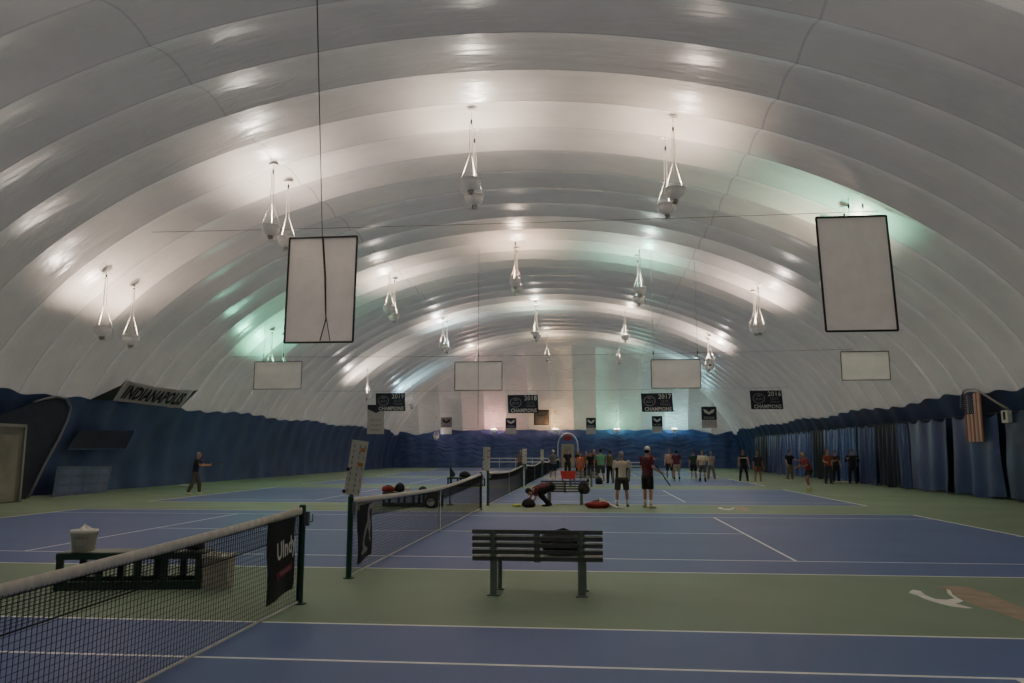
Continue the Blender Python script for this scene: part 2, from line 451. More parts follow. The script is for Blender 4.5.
scoreboard(-0.05, COURTS[2] + 2.6, R(1), 'distant white scoreboard on the fourth net post')
scoreboard(-0.05, COURTS[3] + 2.6, R(1), 'farthest and smallest white scoreboard, by the person in grey shirt')

# ------------------------------------------------------------------ benches
bench_slat = mat('bench_slat', (88, 93, 89), 0.5, 0.15, 9, spec=0.4)
bench_seat = mat('bench_seat', (150, 152, 142), 0.45, 0.12, 9, spec=0.5)
bench_gap_light = mat('bench_gap_light', (225, 222, 212), .6, .12, 9)
bench_post = mat('bench_post', (118, 130, 122), 0.42, 0.1, 6, spec=0.5)
def make_bench():
    t = empty('slatted_bench', (0, 0, 0), '', 'bench', 'slatted benches with backs between the courts')
    W = 1.54
    for k in range(5):
        mb = MB(); mb.box((0, -0.012 - 0.011*k, 0.425 + 0.079*k), (W, 0.030, 0.046)); sl = mb.build('back_slat', bench_slat, t)
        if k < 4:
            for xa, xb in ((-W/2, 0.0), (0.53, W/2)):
                mb = MB(); mb.box(((xa+xb)/2, -0.006 - 0.011*k, 0.425 + 0.079*k + 0.032), (xb-xa, 0.022, 0.018)); mb.build('gap_light_strip', bench_gap_light, sl)  # pale strips painted in for the light seen between the slats
    for k in range(4):
        mb = MB(); mb.box((0, 0.09 + 0.105*k, 0.425), (W, 0.085, 0.032)); mb.build('seat_slat', bench_seat, t)
    for sx in (-0.52, 0.52):
        mb = MB()
        mb.tube([(sx, 0.02, 0), (sx, 0.02, 0.40), (sx, -0.005, 0.46), (sx, -0.055, 0.755)], 0.042, 8, squash=(1.05, 0.6))
        mb.box((sx, 0.02, 0.008), (0.14, 0.12, 0.016))
        mb.build('leg', bench_post, t)
        mb = MB(); mb.box((sx + 0.03, 0.42, 0.20), (0.045, 0.05, 0.40)); mb.box((sx + 0.03, 0.42, 0.008), (0.1, 0.1, 0.016)); mb.build('leg', bench_post, t)
        mb = MB(); mb.box((sx, 0.23, 0.39), (0.05, 0.42, 0.035)); mb.build('seat_arm', bench_post, t)
    mb = MB(); mb.box((0.0, -0.03, 0.575), (0.075, 0.03, 0.37), (R(8), 0, 0)); mb.box((0, 0.22, 0.395), (0.07, 0.4, 0.025)); mb.build('center_bracket', mat('bench_bracket', (120, 124, 120), .5), t)
    return t
bench0 = make_bench()
bench0.location = (2.61, 1.64, 0); bench0['label'] = 'dark slatted bench seen from behind, nearest the camera on the green strip'
dup(bench0, loc=(2.42, 17.7, 0), label='dark slatted bench right behind the crouching person in maroon')
dup(bench0, loc=(2.75, 31.2, 0), label='small far slatted bench behind the red tray, below the crowd')

low_green = mat('low_bench_green', (46, 74, 62), 0.42, 0.1, 6, spec=0.5)
def low_bench(x, y, rz, label):
    t = empty('low_bench', (x, y, 0), label, 'low bench', 'low green benches at the left of the nets', rz)
    W = 1.74
    for k in range(4):
        mb = MB(); mb.box((0, 0.05 + 0.115*k, 0.425), (W, 0.105, 0.035)); mb.build('seat_slat', bench_seat if k else low_green, t)
    mb = MB(); mb.box((0, 0.0, 0.40), (W, 0.03, 0.07)); mb.box((0, 0.44, 0.40), (W, 0.03, 0.07)); mb.build('top_rail', low_green, t)
    for sx in (-0.83, -0.36, 0.1, 0.42, 0.83):
        for sy in (0.02, 0.42):
            mb = MB(); mb.box((sx + (0.1 if sy > .1 else 0), sy, 0.19), (0.075, 0.05, 0.38)); mb.build('leg', low_green, t)
    mb = MB(); mb.box((0, 0.0, 0.05), (W, 0.05, 0.10)); mb.box((0, 0.44, 0.05), (W, 0.05, 0.10)); mb.build('bottom_rail', low_green, t)
    return t
low_bench(-2.43, 1.58, R(10), 'low green bench behind the nearest net, carrying a white bucket')
low_bench(-2.3, 16.3, R(2), 'low dark bench seen through the second net, carrying bags')

# bucket on the bench
bucket_white = mat('bucket_white', (246, 240, 228), 0.45, 0.06, 10, spec=0.5)
t = empty('ball_bucket', (-3.14, 1.72, 0.446), 'white plastic bucket standing on the low green bench', 'bucket'); t.scale = (1.1, 1.1, 1.05)
mb = MB(); mb.lathe([(0.118, 0), (0.138, 0.20), (0.145, 0.20), (0.147, 0.245), (0.140, 0.245), (0.132, 0.20), (0.112, 0.01)], n=24); mb.build('pail', bucket_white, t, smooth=True)
mb = MB(); mb.tube([(0.148*math.cos(a), 0.02+0.04*math.sin(a), 0.225 - 0.10*math.sin(a)) for a in [PI*i/12 for i in range(13)]], 0.004, 5); mb.build('handle', steel, t)
mb = MB()
def fn(u, v):
    a = 2*PI*u; r = 0.128*v
    return (r*math.cos(a), r*math.sin(a), 0.215 + (1-v)*0.075*(1+0.4*math.sin(3*a)) )
mb.grid(fn, 18, 5); mb.build('crumpled_paper', bucket_white, t, smooth=True)
mb = MB(); mb.grid(lambda u, v: ((0.1315+0.012*v)*math.cos(-PI/2+0.9*(u-.1)), (0.1315+0.012*v)*math.sin(-PI/2+0.9*(u-.1)), 0.07+0.08*v), 8, 3); mb.build('faded_print', mat('print_faded', (190, 188, 176), 0.6, 0.15, 40), t)
# grey bin
bin_grey = mat('bin_grey', (178, 172, 162), 0.6, 0.1, 10)
t = empty('storage_bin', (-1.41, 1.86, 0), 'grey open bin with pale lining beside the low green bench', 'bin', None, R(10)); t.scale = (.8, 1, 1)
mb = MB()
for (cx, cy, dx, dy) in ((0, -.16, .36, .015), (0, .16, .36, .015), (-.18, 0, .015, .335), (.18, 0, .015, .335)): mb.box((cx, cy, .19), (dx, dy, .38))
mb.box((0, 0, .01), (.36, .33, .02)); mb.build('bin_body', bin_grey, t)
mb = MB()
for (cx, cy, dx, dy) in ((0, -.165, .41, .04), (0, .165, .41, .04), (-.185, 0, .04, .33), (.185, 0, .04, .33)): mb.box((cx, cy, .39), (dx, dy, .03), (R(3), R(4), 0))
mb.build('rim', board_white, t)
mb = MB(); mb.grid(lambda u, v: (-.17+.34*u, -.15+.3*v, .35+.06*math.sin(u*7)*math.sin(v*6+1)), 12, 12); mb.build('lining', bucket_white, t, smooth=True)

# ------------------------------------------------------------------ bags and small things
def blob(mb, c, r, seed=0, amp=0.18, nu=18, nv=12, flat=True):
    rnd = random.Random(seed); ph = [rnd.uniform(0, 6) for _ in range(6)]
    vs = []
    for i in range(nv + 1):
        w = PI * (0.01 + 0.98*i/nv)
        for j in range(nu):
            q = 2*PI*j/nu
            k = 1 + amp*(math.sin(2*q+ph[0])*math.sin(w)*.6 + .4*math.sin(3*q+ph[1]+2*w) + .3*math.sin(5*w+ph[2]))
            x, y, z = r[0]*k*math.sin(w)*math.cos(q), r[1]*k*math.sin(w)*math.sin(q), r[2]*k*math.cos(w)
            if flat: z = max(z, -r[2]*.8)
            vs.append((c[0]+x, c[1]+y, c[2]+z+(r[2]*.8 if flat else 0)))
    fs = [(i*nu+j, (i+1)*nu+j, (i+1)*nu+(j+1) % nu, i*nu+(j+1) % nu) for i in range(nv) for j in range(nu)]
    fs += [tuple(range(nu)), tuple(nv*nu+j for j in range(nu-1, -1, -1))]
    mb.add(vs, fs)
bag_black = mat('bag_black', (26, 27, 32), 0.6, 0.2, 8)
bag_red = mat('bag_red', (148, 40, 38), 0.6, 0.2, 8)
bag_maroon = mat('bag_dark_brown', (48, 40, 40), 0.6, 0.2, 8)
towel_white = mat('towel_white', (215, 210, 202), 0.85, 0.08, 12, 0.3, 40)
def bag(name, loc, r, m, label, seed, rz=0, strap=True, pocket=None):
    t = empty(name, loc, label, 'bag', None, rz)
    mb = MB(); blob(mb, (0, 0, 0), r, seed); mb.build('bag_body', m, t, smooth=True)
    if strap:
        mb = MB(); mb.tube([(-r[0]*.7, 0, r[2]*1.2), (-r[0]*.35, 0, r[2]*1.8), (r[0]*.05, -0.01, r[2]*2.0), (r[0]*.45, 0, r[2]*1.75), (r[0]*.75, 0, r[2]*1.1)], 0.014, 6); mb.build('strap', bag_black, t)
    if pocket:
        mb = MB(); mb.ellipsoid((0, -r[1]*.75, r[2]*.75), (r[0]*.6, r[1]*.45, r[2]*.5), None, 12, 8); mb.build('pocket', pocket, t, smooth=True)
    return t
bag('sports_bag', (2.90, 1.92, 0.441), (0.26, 0.12, 0.155), bag_maroon, 'dark bag lying on the seat of the nearest bench', 3, pocket=bag_black)
bag('sports_bag', (3.02, 17.53, 0.36), (0.19, 0.10, 0.20), bag_black, 'round black bag hung on the back of the bench behind the crouching person', 5, pocket=bag_maroon)
bag('racket_bag', (3.45, 16.3, 0), (0.36, 0.18, 0.12), bag_red, 'red bag lying on the floor right of the second bench', 9, R(10))
bag('sports_bag', (3.66, 16.92, 0), (0.2, 0.13, 0.10), bag_black, 'black bag lying on the floor between red bag and man in white', 11, R(-15))
mb = MB()
def fn(u, v):
    a = u*PI
    return (3.5 + 0.7*u + .02*v, 16.20 + 0.24*v + .05*math.sin(5*u), 0.02 + 0.30*max(0, (1-u*1.15))**1.2*math.sin(PI*min(1, v*.9+.15)) + 0.02*math.sin(9*v+4*u)**2)
mb.grid(fn, 16, 8); tag(mb.build('white_towel', towel_white, smooth=True), 'white towel draped over the red bag and trailing to the floor', 'towel')
bag('sports_bag', (-3.05, 16.5, 0.445), (0.20, 0.14, 0.10), bag_red, 'red bag on the low bench behind the second net', 13)
bag('sports_bag', (-2.68, 16.5, 0.445), (0.16, 0.14, 0.14), bag_black, 'small black bag on the low bench between the red bag and white cap', 15)
mb = MB(); mb.ellipsoid((0, 0, 0.05), (0.10, 0.10, 0.075), None, 14, 8); t = empty('sun_hat', (-2.42, 16.46, 0.475), 'white cap lying on the low bench beside the black bag', 'cap')
mb.build('crown', towel_white, t, smooth=True)
mb = MB(); mb.grid(lambda u, v: (-0.08+0.16*u, -0.08-0.08*v*math.sin(PI*(.15+.7*u)), 0.02-.01*v), 6, 3); mb.build('visor', towel_white, t)
bag('backpack', (-1.55, 15.9, 0), (0.22, 0.16, 0.24), bag_black, 'black and white backpack standing on the floor behind the second net', 17, pocket=towel_white)
bag('sports_bag', (-1.95, 16.5, 0.445), (0.16, 0.12, 0.08), bag_black, 'low black bag at the right end of the low bench behind the second net', 19)
low_bench(-2.9, 30.7, R(2), 'far low bench beyond the second net, dark bag on top')
bag('sports_bag', (-2.95, 30.92, 0.445), (0.3, 0.16, 0.14), bag_black, 'far dark bag on a low bench, seen just above the second net band', 20)
bag('sports_bag', (3.66, 34.2, 0), (0.18, 0.15, 0.2), bag_black, 'far black bag on the floor at the feet of the man in green', 21)
bag('sports_bag', (3.1, 34.3, 0), (0.13, 0.13, 0.24), towel_white, 'far pale bag on the floor left of the man in green', 22, pocket=bag_black)
# flag on a thin pole
t = empty('pennant_pole', (-1.22, 17.2, 0), 'small dark flag on a thin pole behind the second net', 'flag')
mb = MB(); mb.lathe([(0.12, 0), (0.12, 0.02), (0.015, 0.03), (0.012, 1.22), (0.0, 1.23)], n=10); mb.build('pole', bag_black, t)
mb = MB(); mb.add([(0.012, 0, 1.2), (0.16, 0.02, 0.98), (0.14, 0.02, 0.90), (0.012, 0, 0.88)], [(0, 1, 2, 3)]); mb.build('flag_cloth', post_green, t)
# bag/racket on low bench near right
bag('small_pouch', (-1.78, 1.95, 0.445), (0.13, 0.09, 0.05), bag_black, 'small black pouch on the right end of the low green bench', 23)
# red ball cart
red_plastic = mat('cart_red', (214, 72, 56), 0.45, 0.08, 6)
t = empty('ball_cart', (2.2, 29.6, 0), 'red tray cart on dark legs behind the second bench', 'cart')
mb = MB()
w0, w1 = (0.30, 0.2), (0.37, 0.25)
vs = [(sx*w0[0], sy*w0[1], 0.42) for sx, sy in ((-1,-1),(1,-1),(1,1),(-1,1))] + [(sx*w1[0], sy*w1[1], 0.78) for sx, sy in ((-1,-1),(1,-1),(1,1),(-1,1))]
vs += [(sx*(w1[0]-.03), sy*(w1[1]-.03), 0.78) for sx, sy in ((-1,-1),(1,-1),(1,1),(-1,1))] + [(sx*(w0[0]-.03), sy*(w0[1]-.03), 0.45) for sx, sy in ((-1,-1),(1,-1),(1,1),(-1,1))]
fs = [(3,2,1,0)] + [(i, (i+1) % 4, 4+(i+1) % 4, 4+i) for i in range(4)] + [(4+i, 4+(i+1) % 4, 8+(i+1) % 4, 8+i) for i in range(4)] + [(8+i, 8+(i+1) % 4, 12+(i+1) % 4, 12+i) for i in range(4)] + [(12,13,14,15)]
mb.add(vs, fs); mb.build('tray', red_plastic, t)
for sx in (-1, 1):
    for sy in (-1, 1):
        mb = MB(); mb.tube([(sx*.30, sy*.18, .43), (sx*.06 if sy < 0 else sx*.3, sy*.18, .2), (sx*.30, sy*.2, 0.03)], .014, 6); mb.build('leg', bag_black, t)
# balls on floor
ball_y = mat('ball_yellow', (200, 215, 90), 0.8)
for i, (x, y, lab) in enumerate([(10.9, 36.2, 'tennis ball on the floor by the person with white chest stripe'), (-16.2, 25.3, 'tennis ball at the foot of the left wall, right of the tunnel'), (-16.3, 27.6, 'tennis ball at the foot of the left wall, nearer the racket player')]):
    mb = MB(); mb.ellipsoid((0, 0, 0.0335), (0.0335,)*3, None, 12, 8)
    tag(mb.build('tennis_ball', ball_y, smooth=True, loc=(x, y, 0)), lab, 'ball', 'loose tennis balls')
# pale barriers at the far end
rail_white = mat('rail_white', (225, 225, 225), 0.5)
def barrier(x0, x1, y, z0, z1, label):
    t = empty('low_barrier', ((x0+x1)/2, y, 0), label, 'barrier'); w = x1-x0
    for z in (z0, z1):
        mb = MB(); mb.box((0, 0, z), (w, 0.04, 0.10)); mb.build('rail', rail_white, t)
    n = max(2, int(w/1.7)+1)
    for i in range(n):
        mb = MB(); mb.box((-w/2+.03+(w-.06)*i/(n-1), 0.03, z1/2+.03), (0.05, 0.03, z1+.06)); mb.box((-w/2+.03+(w-.06)*i/(n-1), 0.03, .01), (0.08, 0.4, .02)); mb.build('upright', rail_white, t)
barrier(-7.9, -1.0, 73.6, 0.66, 1.02, 'white two-rail barrier across the far end, left of the doorway')
barrier(5.6, 9.2, 73.6, 0.25, 0.62, 'low white two-rail barrier across the far end, behind the man in the white cap')

# ------------------------------------------------------------------ hanging lamps
bowl_m = mat('lamp_bowl', (206, 202, 196), 0.5, 0.08, 20, spec=0.4, emit=(220, 210, 200), estr=0.05)
glow_m = mat('lamp_lens', (255, 250, 240), 0.5, emit=(255, 248, 238), estr=2.6)
ball_m = mat('lamp_ballast', (170, 165, 155), 0.5, 0.1, 10)
rope_m = mat('lamp_rope', (188, 180, 168), 0.8)
hook_m = mat('lamp_hook', (60, 56, 52), 0.5, metal=0.5)
def make_lamp():
    t = empty('hanging_uplight', (0, 0, 0), '', 'lamp', 'white bowl uplights hung from the roof in rows')
    mb = MB(); mb.lathe([(0.08, -0.33), (0.17, -0.30), (0.25, -0.22), (0.295, -0.11), (0.31, 0.0), (0.325, 0.0), (0.325, 0.02), (0.29, 0.02), (0.275, -0.10), (0.22, -0.20), (0.1, -0.28)], n=24, cap=True); mb.build('bowl', bowl_m, t, smooth=True)
    mb = MB(); mb.lathe([(0.0, -0.035), (0.27, -0.035)], n=20, cap=False); mb.build('lens', glow_m, t)
    mb = MB(); mb.lathe([(0.06, -0.46), (0.075, -0.44), (0.075, -0.33), (0.05, -0.29)], n=12); mb.box((0.0, -0.0, -0.36), (0.18, 0.1, 0.1)); mb.build('ballast', ball_m, t)
    for k in range(3):
        a = 2*PI*k/3 + .5
        mb = MB(); mb.tube([(0.315*math.cos(a), 0.315*math.sin(a), 0.01), (0.06*math.cos(a), 0.06*math.sin(a), 0.78), (0.045*math.cos(a), 0.045*math.sin(a), 1.85)], 0.009, 5); mb.build('rope', rope_m, t)
    mb = MB(); mb.tube([(0.325, 0.03, 0), (0.40, 0.05, -0.25), (0.30, 0.05, -0.5), (0.06, 0.02, -0.44)], 0.008, 5); mb.build('power_cord', rope_m, t)
    mb = MB(); mb.ellipsoid((0, 0, 1.90), (0.035, 0.035, 0.09), None, 8, 6); mb.build('hook', hook_m, t)
    return t
lamp0 = make_lamp()
LAMPS = [  # x, y, z, colour, power factor, label
 (-13.9, 18.0, 6.05, (1.00, 0.84, 0.72), 1.0, 'leftmost hanging bowl lamp low over the left wall, first of its pair'),
 (-14.0, 19.9, 6.00, (1.00, 0.78, 0.67), 1.0, 'second hanging bowl lamp from the left, slightly lower than its twin'),
 (-7.26, 16.57, 9.14, (1.00, 0.88, 0.77), 1.2, 'bowl lamp hanging left of the large left screen, left one of its pair'),
 (-7.38, 18.21, 9.18, (1.00, 0.86, 0.77), 1.2, 'bowl lamp hanging at the top left corner of the large left screen'),
 (-0.34, 15.37, 10.07, (1.00, 0.88, 0.75), 1.2, 'bowl lamp high near roof centre, upper of the nearest central pair'),
 (-0.44, 16.75, 10.02, (1.00, 0.88, 0.75), 1.0, 'bowl lamp high near roof centre, lower of the nearest central pair'),
 (5.90, 15.33, 9.55, (1.00, 0.78, 0.63), 1.0, 'bowl lamp right of roof centre, upper of the nearest right pair'),
 (5.80, 16.77, 9.52, (1.00, 0.84, 0.72), 1.0, 'bowl lamp right of roof centre, lower of the nearest right pair'),
 (11.75, 18.3, 7.55, (0.20, 1.00, 0.66), 1.2, 'bowl lamp hidden behind the large right screen, left one of two'),
 (11.65, 20.0, 7.55, (1.00, 0.72, 0.58), 1.2, 'bowl lamp hidden behind the large right screen, right one of two'),
 (-13.7, 32.3, 6.1, (0.20, 1.00, 0.60), 1.4, 'bowl lamp behind the small white screen on the left, left one'),
 (-13.7, 34.0, 6.1, (0.20, 1.00, 0.69), 1.2, 'bowl lamp behind the small white screen on the left, right one'),
 (-7.44, 32.76, 9.40, (1.00, 0.77, 0.66), 1.0, 'bowl lamp right of the large left screen, left one of a touching pair'),
 (-7.49, 34.10, 9.20, (1.00, 0.88, 0.78), 1.3, 'bowl lamp right of the large left screen, right one of a touching pair'),
 (-0.40, 30.60, 10.25, (1.00, 0.72, 0.53), 1.3, 'bowl lamp under the middle of the roof, left one of the second central pair'),
 (-0.49, 32.30, 10.25, (1.00, 0.78, 0.60), 1.0, 'bowl lamp under the middle of the roof, right one of the second central pair'),
 (5.82, 30.81, 9.75, (0.92, 0.97, 0.88), 1.0, 'bowl lamp right of roof centre on the second row, upper of its pair'),
 (5.83, 32.4, 9.60, (0.30, 1.00, 0.75), 1.4, 'bowl lamp right of roof centre on the second row, lower of its pair'),
 (11.55, 30.9, 7.75, (1.00, 0.84, 0.77), 1.3, 'bowl lamp left of the large right screen, left one of its pair'),
 (11.66, 32.4, 7.95, (1.00, 0.77, 0.67), 1.3, 'bowl lamp left of the large right screen, right one of its pair'),
 (-13.66, 50.5, 6.03, (1.00, 0.89, 0.83), 2.0, 'small far bowl lamp left of the leftmost championship banner'),
 (-7.33, 47.8, 9.40, (1.00, 0.84, 0.72), 1.4, 'far bowl lamp above the left middle screen'),
 (-7.33, 49.4, 9.40, (0.57, 0.88, 1.00), 1.4, 'far bowl lamp above the left middle screen, just behind another'),
 (-0.60, 47.8, 10.2, (1.00, 0.83, 0.63), 1.3, 'far bowl lamp near roof centre, third central row'),
 (-0.60, 49.4, 10.2, (0.69, 1.00, 0.91), 1.2, 'far bowl lamp near roof centre, third central row, rear one'),
 (5.84, 48.4, 9.95, (1.00, 0.83, 0.69), 1.5, 'far bowl lamp right of roof centre, third row'),
 (11.7, 48.0, 8.1, (1.00, 0.84, 0.77), 1.6, 'far bowl lamp beside the right middle screen, left one'),
 (11.85, 49.6, 7.9, (1.00, 0.84, 0.77), 1.6, 'far bowl lamp beside the right middle screen, right one'),
 (-13.5, 65, 6.14, (0.41, 0.78, 1.00), 1.6, 'small far bowl lamp right of the leftmost championship banner'),
 (-7.2, 63.5, 9.4, (1.00, 0.83, 0.67), 1.0, 'farthest bowl lamp of the left inner row'),
 (-0.58, 63.1, 10.3, (1.00, 0.81, 0.60), 1.0, 'farthest bowl lamp of the central row'),
 (5.92, 62.7, 9.9, (1.00, 0.84, 0.72), 1.0, 'farthest bowl lamp of the right inner row'),
 (11.8, 63.5, 7.9, (0.41, 0.88, 1.00), 1.2, 'farthest bowl lamp of the right outer row'),
 (-12.9, 74.0, 3.35, (1, 0.82, 0.78), 0.12, 'unlit looking bowl lamp hung low at the left of the end wall'),
 (-6.93, 75.1, 4.0, (1, .46, .40), 1.0, 'pink glowing bowl lamp hung low at the end wall, leftmost lit one'),
 (-0.41, 75.1, 4.0, (1, .60, .28), 1.0, 'orange glowing bowl lamp hung low at the end wall above the doorway'),
 (6.02, 75.1, 4.0, (.30, 1, .70), 1.0, 'green glowing bowl lamp hung low at the end wall'),
 (11.94, 75.1, 4.0, (.34, .90, 1), 1.0, 'cyan glowing bowl lamp hung low at the end wall, rightmost'),
]
POWER = 315.0
def spot(loc, colr, power, parent=None, kind='SPOT'):
    ld = bpy.data.lights.new('uplight_bulb', kind); ld.energy = power; ld.color = colr
    if kind == 'SPOT': ld.spot_size = R(156); ld.spot_blend = 1.0
    ld.shadow_soft_size = 0.16
    lo = bpy.data.objects.new('uplight_bulb', ld); COL.objects.link(lo); lo.rotation_euler = (PI, 0, 0)
    lo.location = loc
    if parent: lo.parent = parent
    return lo
def roof_at(x, y):
    z = roof_z(x)
    if y > Y0: z = min(z, HT*math.sqrt(max(0, 1-((y-Y0)/L1)**2)))
    return z
lamp_list = []
for i, (x, y, z, c, p, lab) in enumerate(LAMPS):
    t = lamp0 if i == 0 else dup(lamp0)
    t.location = (x, y, z); t.rotation_euler = (0, 0, 0.7*i); t['label'] = lab
    lamp_list.append((t, x, y, z, c, p))
for t, x, y, z, c, p in lamp_list:
    up = roof_at(x, min(y, 75.1)) - z + 0.05
    mb = MB(); mb.tube([(0, 0, 1.9), (0, 0, max(up, 1.95))], 0.008 if y < 70 else 0.006, 5); mb.build('hanging_line', rope_m, t)
    mb = MB(); mb.lathe([(0.16, up - 0.03), (0.16, up - 0.01)], n=10)
    if y < 60: mb.build('roof_patch', rope_m, t)
    if y > 70 and p > .5:
        mb = MB(); mb.lathe([(0.30, -0.02), (0.335, 0.03), (0.30, 0.09), (0.2, 0.12)], n=20, cap=False); mb.build('glowing_rim', glow_m, t)
    spot((0, 0, 0.06 if y < 70 else 0.18), c, POWER * p * (0.36 if y > 70 else 1), t, 'SPOT' if y < 70 else 'POINT')
# the same lamps over the first court, out of the picture
for x, y, z in [(-13.9, 3.5, 6.0), (-7.3, 2.2, 9.1), (-0.4, 1.5, 10), (5.9, 1.5, 9.5), (11.7, 3.5, 7.6), (-7.3, -11, 7.5), (5.9, -11, 7.5)]:
    spot((x, y, z), (1, .94, .88), POWER * 0.8)

# ------------------------------------------------------------------ hanging screens
screen_m = mat('screen_fabric', (222, 214, 206), 0.7, 0.06, 2.0, 0.25, 5, emit=(222, 212, 202), estr=0.055)  # faint glow added so the fabric looks lit from behind
frame_k = mat('screen_frame', (26, 24, 24), 0.5)
frame_g = mat('screen_edge', (88, 84, 80), 0.6)
line_m = mat('thin_cord', (92, 87, 80), 0.7)
def screen(x0, x1, z0, z1, y, label, thick, fm, rope_to=None, shear=0.0, ropes=(-.4, .4)):
    t = empty('hanging_screen', ((x0+x1)/2, y, z0), label, 'screen', 'pale screens hung from the roof')
    w, h = x1-x0, z1-z0
    def fn(u, v): return (-w/2+w*u + shear*(v-.5), 0.02*math.sin(v*9)+0.012*math.sin(u*7+v*4), h*v)
    mb = MB(); mb.grid(fn, 14, 20); mb.build('fabric', screen_m, t, smooth=True)
    s = shear/2
    for nm, a, b in (('frame_bar', (-w/2-s, 0), (w/2-s, 0)), ('frame_bar', (-w/2+s, h), (w/2+s, h)), ('frame_bar', (-w/2-s, 0), (-w/2+s, h)), ('frame_bar', (w/2-s, 0), (w/2+s, h))):
        mb = MB(); mb.tube([(a[0], -0.02, a[1]), (b[0], -0.02, b[1])], thick, 6); mb.build(nm, fm, t)
    for k in ropes:
        xx = k*w + s; z = roof_at((x0+x1)/2+xx, y) - z0 + .05
        mb = MB(); mb.tube([(xx, 0, h), (xx, 0, z)], 0.008, 4); mb.build('hanging_rope', line_m, t)
        mb = MB(); mb.ellipsoid((xx, 0, h + .35), (0.03, 0.03, 0.10), None, 8, 6); mb.build('clip', frame_k, t)
    return t
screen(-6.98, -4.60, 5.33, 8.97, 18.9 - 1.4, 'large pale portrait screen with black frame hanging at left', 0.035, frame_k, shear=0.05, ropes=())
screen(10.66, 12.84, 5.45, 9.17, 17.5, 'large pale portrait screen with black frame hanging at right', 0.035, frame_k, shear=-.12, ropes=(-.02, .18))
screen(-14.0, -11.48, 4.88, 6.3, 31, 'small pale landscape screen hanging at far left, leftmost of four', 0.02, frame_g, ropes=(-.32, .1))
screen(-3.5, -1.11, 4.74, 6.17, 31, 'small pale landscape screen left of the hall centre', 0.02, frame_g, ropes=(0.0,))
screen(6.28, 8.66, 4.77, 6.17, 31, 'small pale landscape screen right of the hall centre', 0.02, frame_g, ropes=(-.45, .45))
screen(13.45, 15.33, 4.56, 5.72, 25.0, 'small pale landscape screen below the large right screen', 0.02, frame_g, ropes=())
# hoisting cord over the big left screen
mb = MB()
mb.tube([(-5.40, 17.44, 5.37), (-5.58, 17.42, 6.3), (-5.66, 17.42, 7.6), (-5.78, 17.42, 8.95), (-2.48, 7.2, 12.2)], 0.014, 6)
mb.tube([(-5.75, 17.44, 5.37), (-5.56, 17.42, 6.1), (-5.61, 17.41, 7.5), (-5.74, 17.41, 8.9)], 0.02, 6)
tag(mb.build('hoisting_cord', frame_k), 'black cord running from the roof down over the large left screen', 'cord')
mb = MB(); mb.tube([(-2.3, 30.95, 11.95), (-2.3, 30.93, 8), (-2.3, 30.93, 3.0)], 0.013, 5)
tag(mb.build('pull_cord', line_m), 'thin cord hanging down across the left middle screen', 'cord')
def cable(y, z, sag, label, r=0.009):
    hw = half(z) - 0.02; mb = MB()
    mb.tube([(XC - hw + 2*hw*i/24, y, z - sag*(1-(2*i/24-1)**2)) for i in range(25)], r, 5)
    tag(mb.build('cross_cable', line_m), label, 'cable', 'thin cables strung across the hall')
cable(17.33, 9.28, 0.05, 'thin cable strung across the hall at the top of the two large screens')
cable(31.16, 6.6, 0.12, 'thin cable strung across the hall at the top of the small screens')
cable(45.85, 5.95, 0.1, 'thin cable strung across the hall above the championship banners')

# ------------------------------------------------------------------ championship banners
champ_bg = mat('banner_navy', (42, 44, 62), 0.7, 0.2, 3)
champ_cx = [(-10.58, 5.12, '2019', 'leftmost dark championship banner reading 2019'), (-1.31, 4.93, '2018', 'dark championship banner reading 2018 left of the hall centre'),
            (7.76, 4.98, '2017', 'dark championship banner reading 2017 right of the hall centre'), (14.95, 5.11, '2016', 'rightmost dark championship banner reading 2016')]
for x, z, yr, lab in champ_cx:
    t = empty('championship_banner', (x, 45.7, z), lab, 'banner', 'dark championship banners hung across the hall')
    mb = MB(); mb.grid(lambda u, v: (-1.04+2.08*u + .06*(.5-v), 0.02*math.sin(u*8), -.62+1.24*v), 12, 6); mb.build('cloth', champ_bg, t, smooth=True)
    F = lambda px, pz: plane((px, -0.03, pz), (1,0,0), (0,0,1))
    mb = MB(); mb.text(yr, F(.52, .40), .33, width=.86, bold=.02); mb.text('CHAMPIONS', F(.06, -.44), .27, width=1.78, bold=.03); mb.build('white_lettering', white_ink, t)
    mb = MB(); mb.text('GLVC', F(.52, .08), .16, width=.55); mb.text('TENNIS', F(.52, -.14), .14, width=.66); mb.build('small_lettering', grey_ink, t)
    mb = MB()
    mb.add([(-.50+.40*math.cos(a), -0.03, .10+.34*math.sin(a)) for a in [2*PI*i/24 for i in range(24)]] + [(-.50+.35*math.cos(a), -0.03, .10+.29*math.sin(a)) for a in [2*PI*i/24 for i in range(24)]], [(i, (i+1) % 24, 24+(i+1) % 24, 24+i) for i in range(24)])
    mb.text('GLVC', F(-.5, .05), .15, width=.5, bold=.02)
    mb.add([(-.66, -.03, .24), (-.34, -.03, .24), (-.42, -.03, .32), (-.58, -.03, .32)], [(0, 1, 2, 3)])
    mb.build('round_emblem', grey_ink, t)
    for xx in (-1.0, 1.0):
        mb = MB(); mb.tube([(xx, 0, .6), (xx, 0, 5.87 - z)], .008, 4); mb.build('tie', line_m, t)

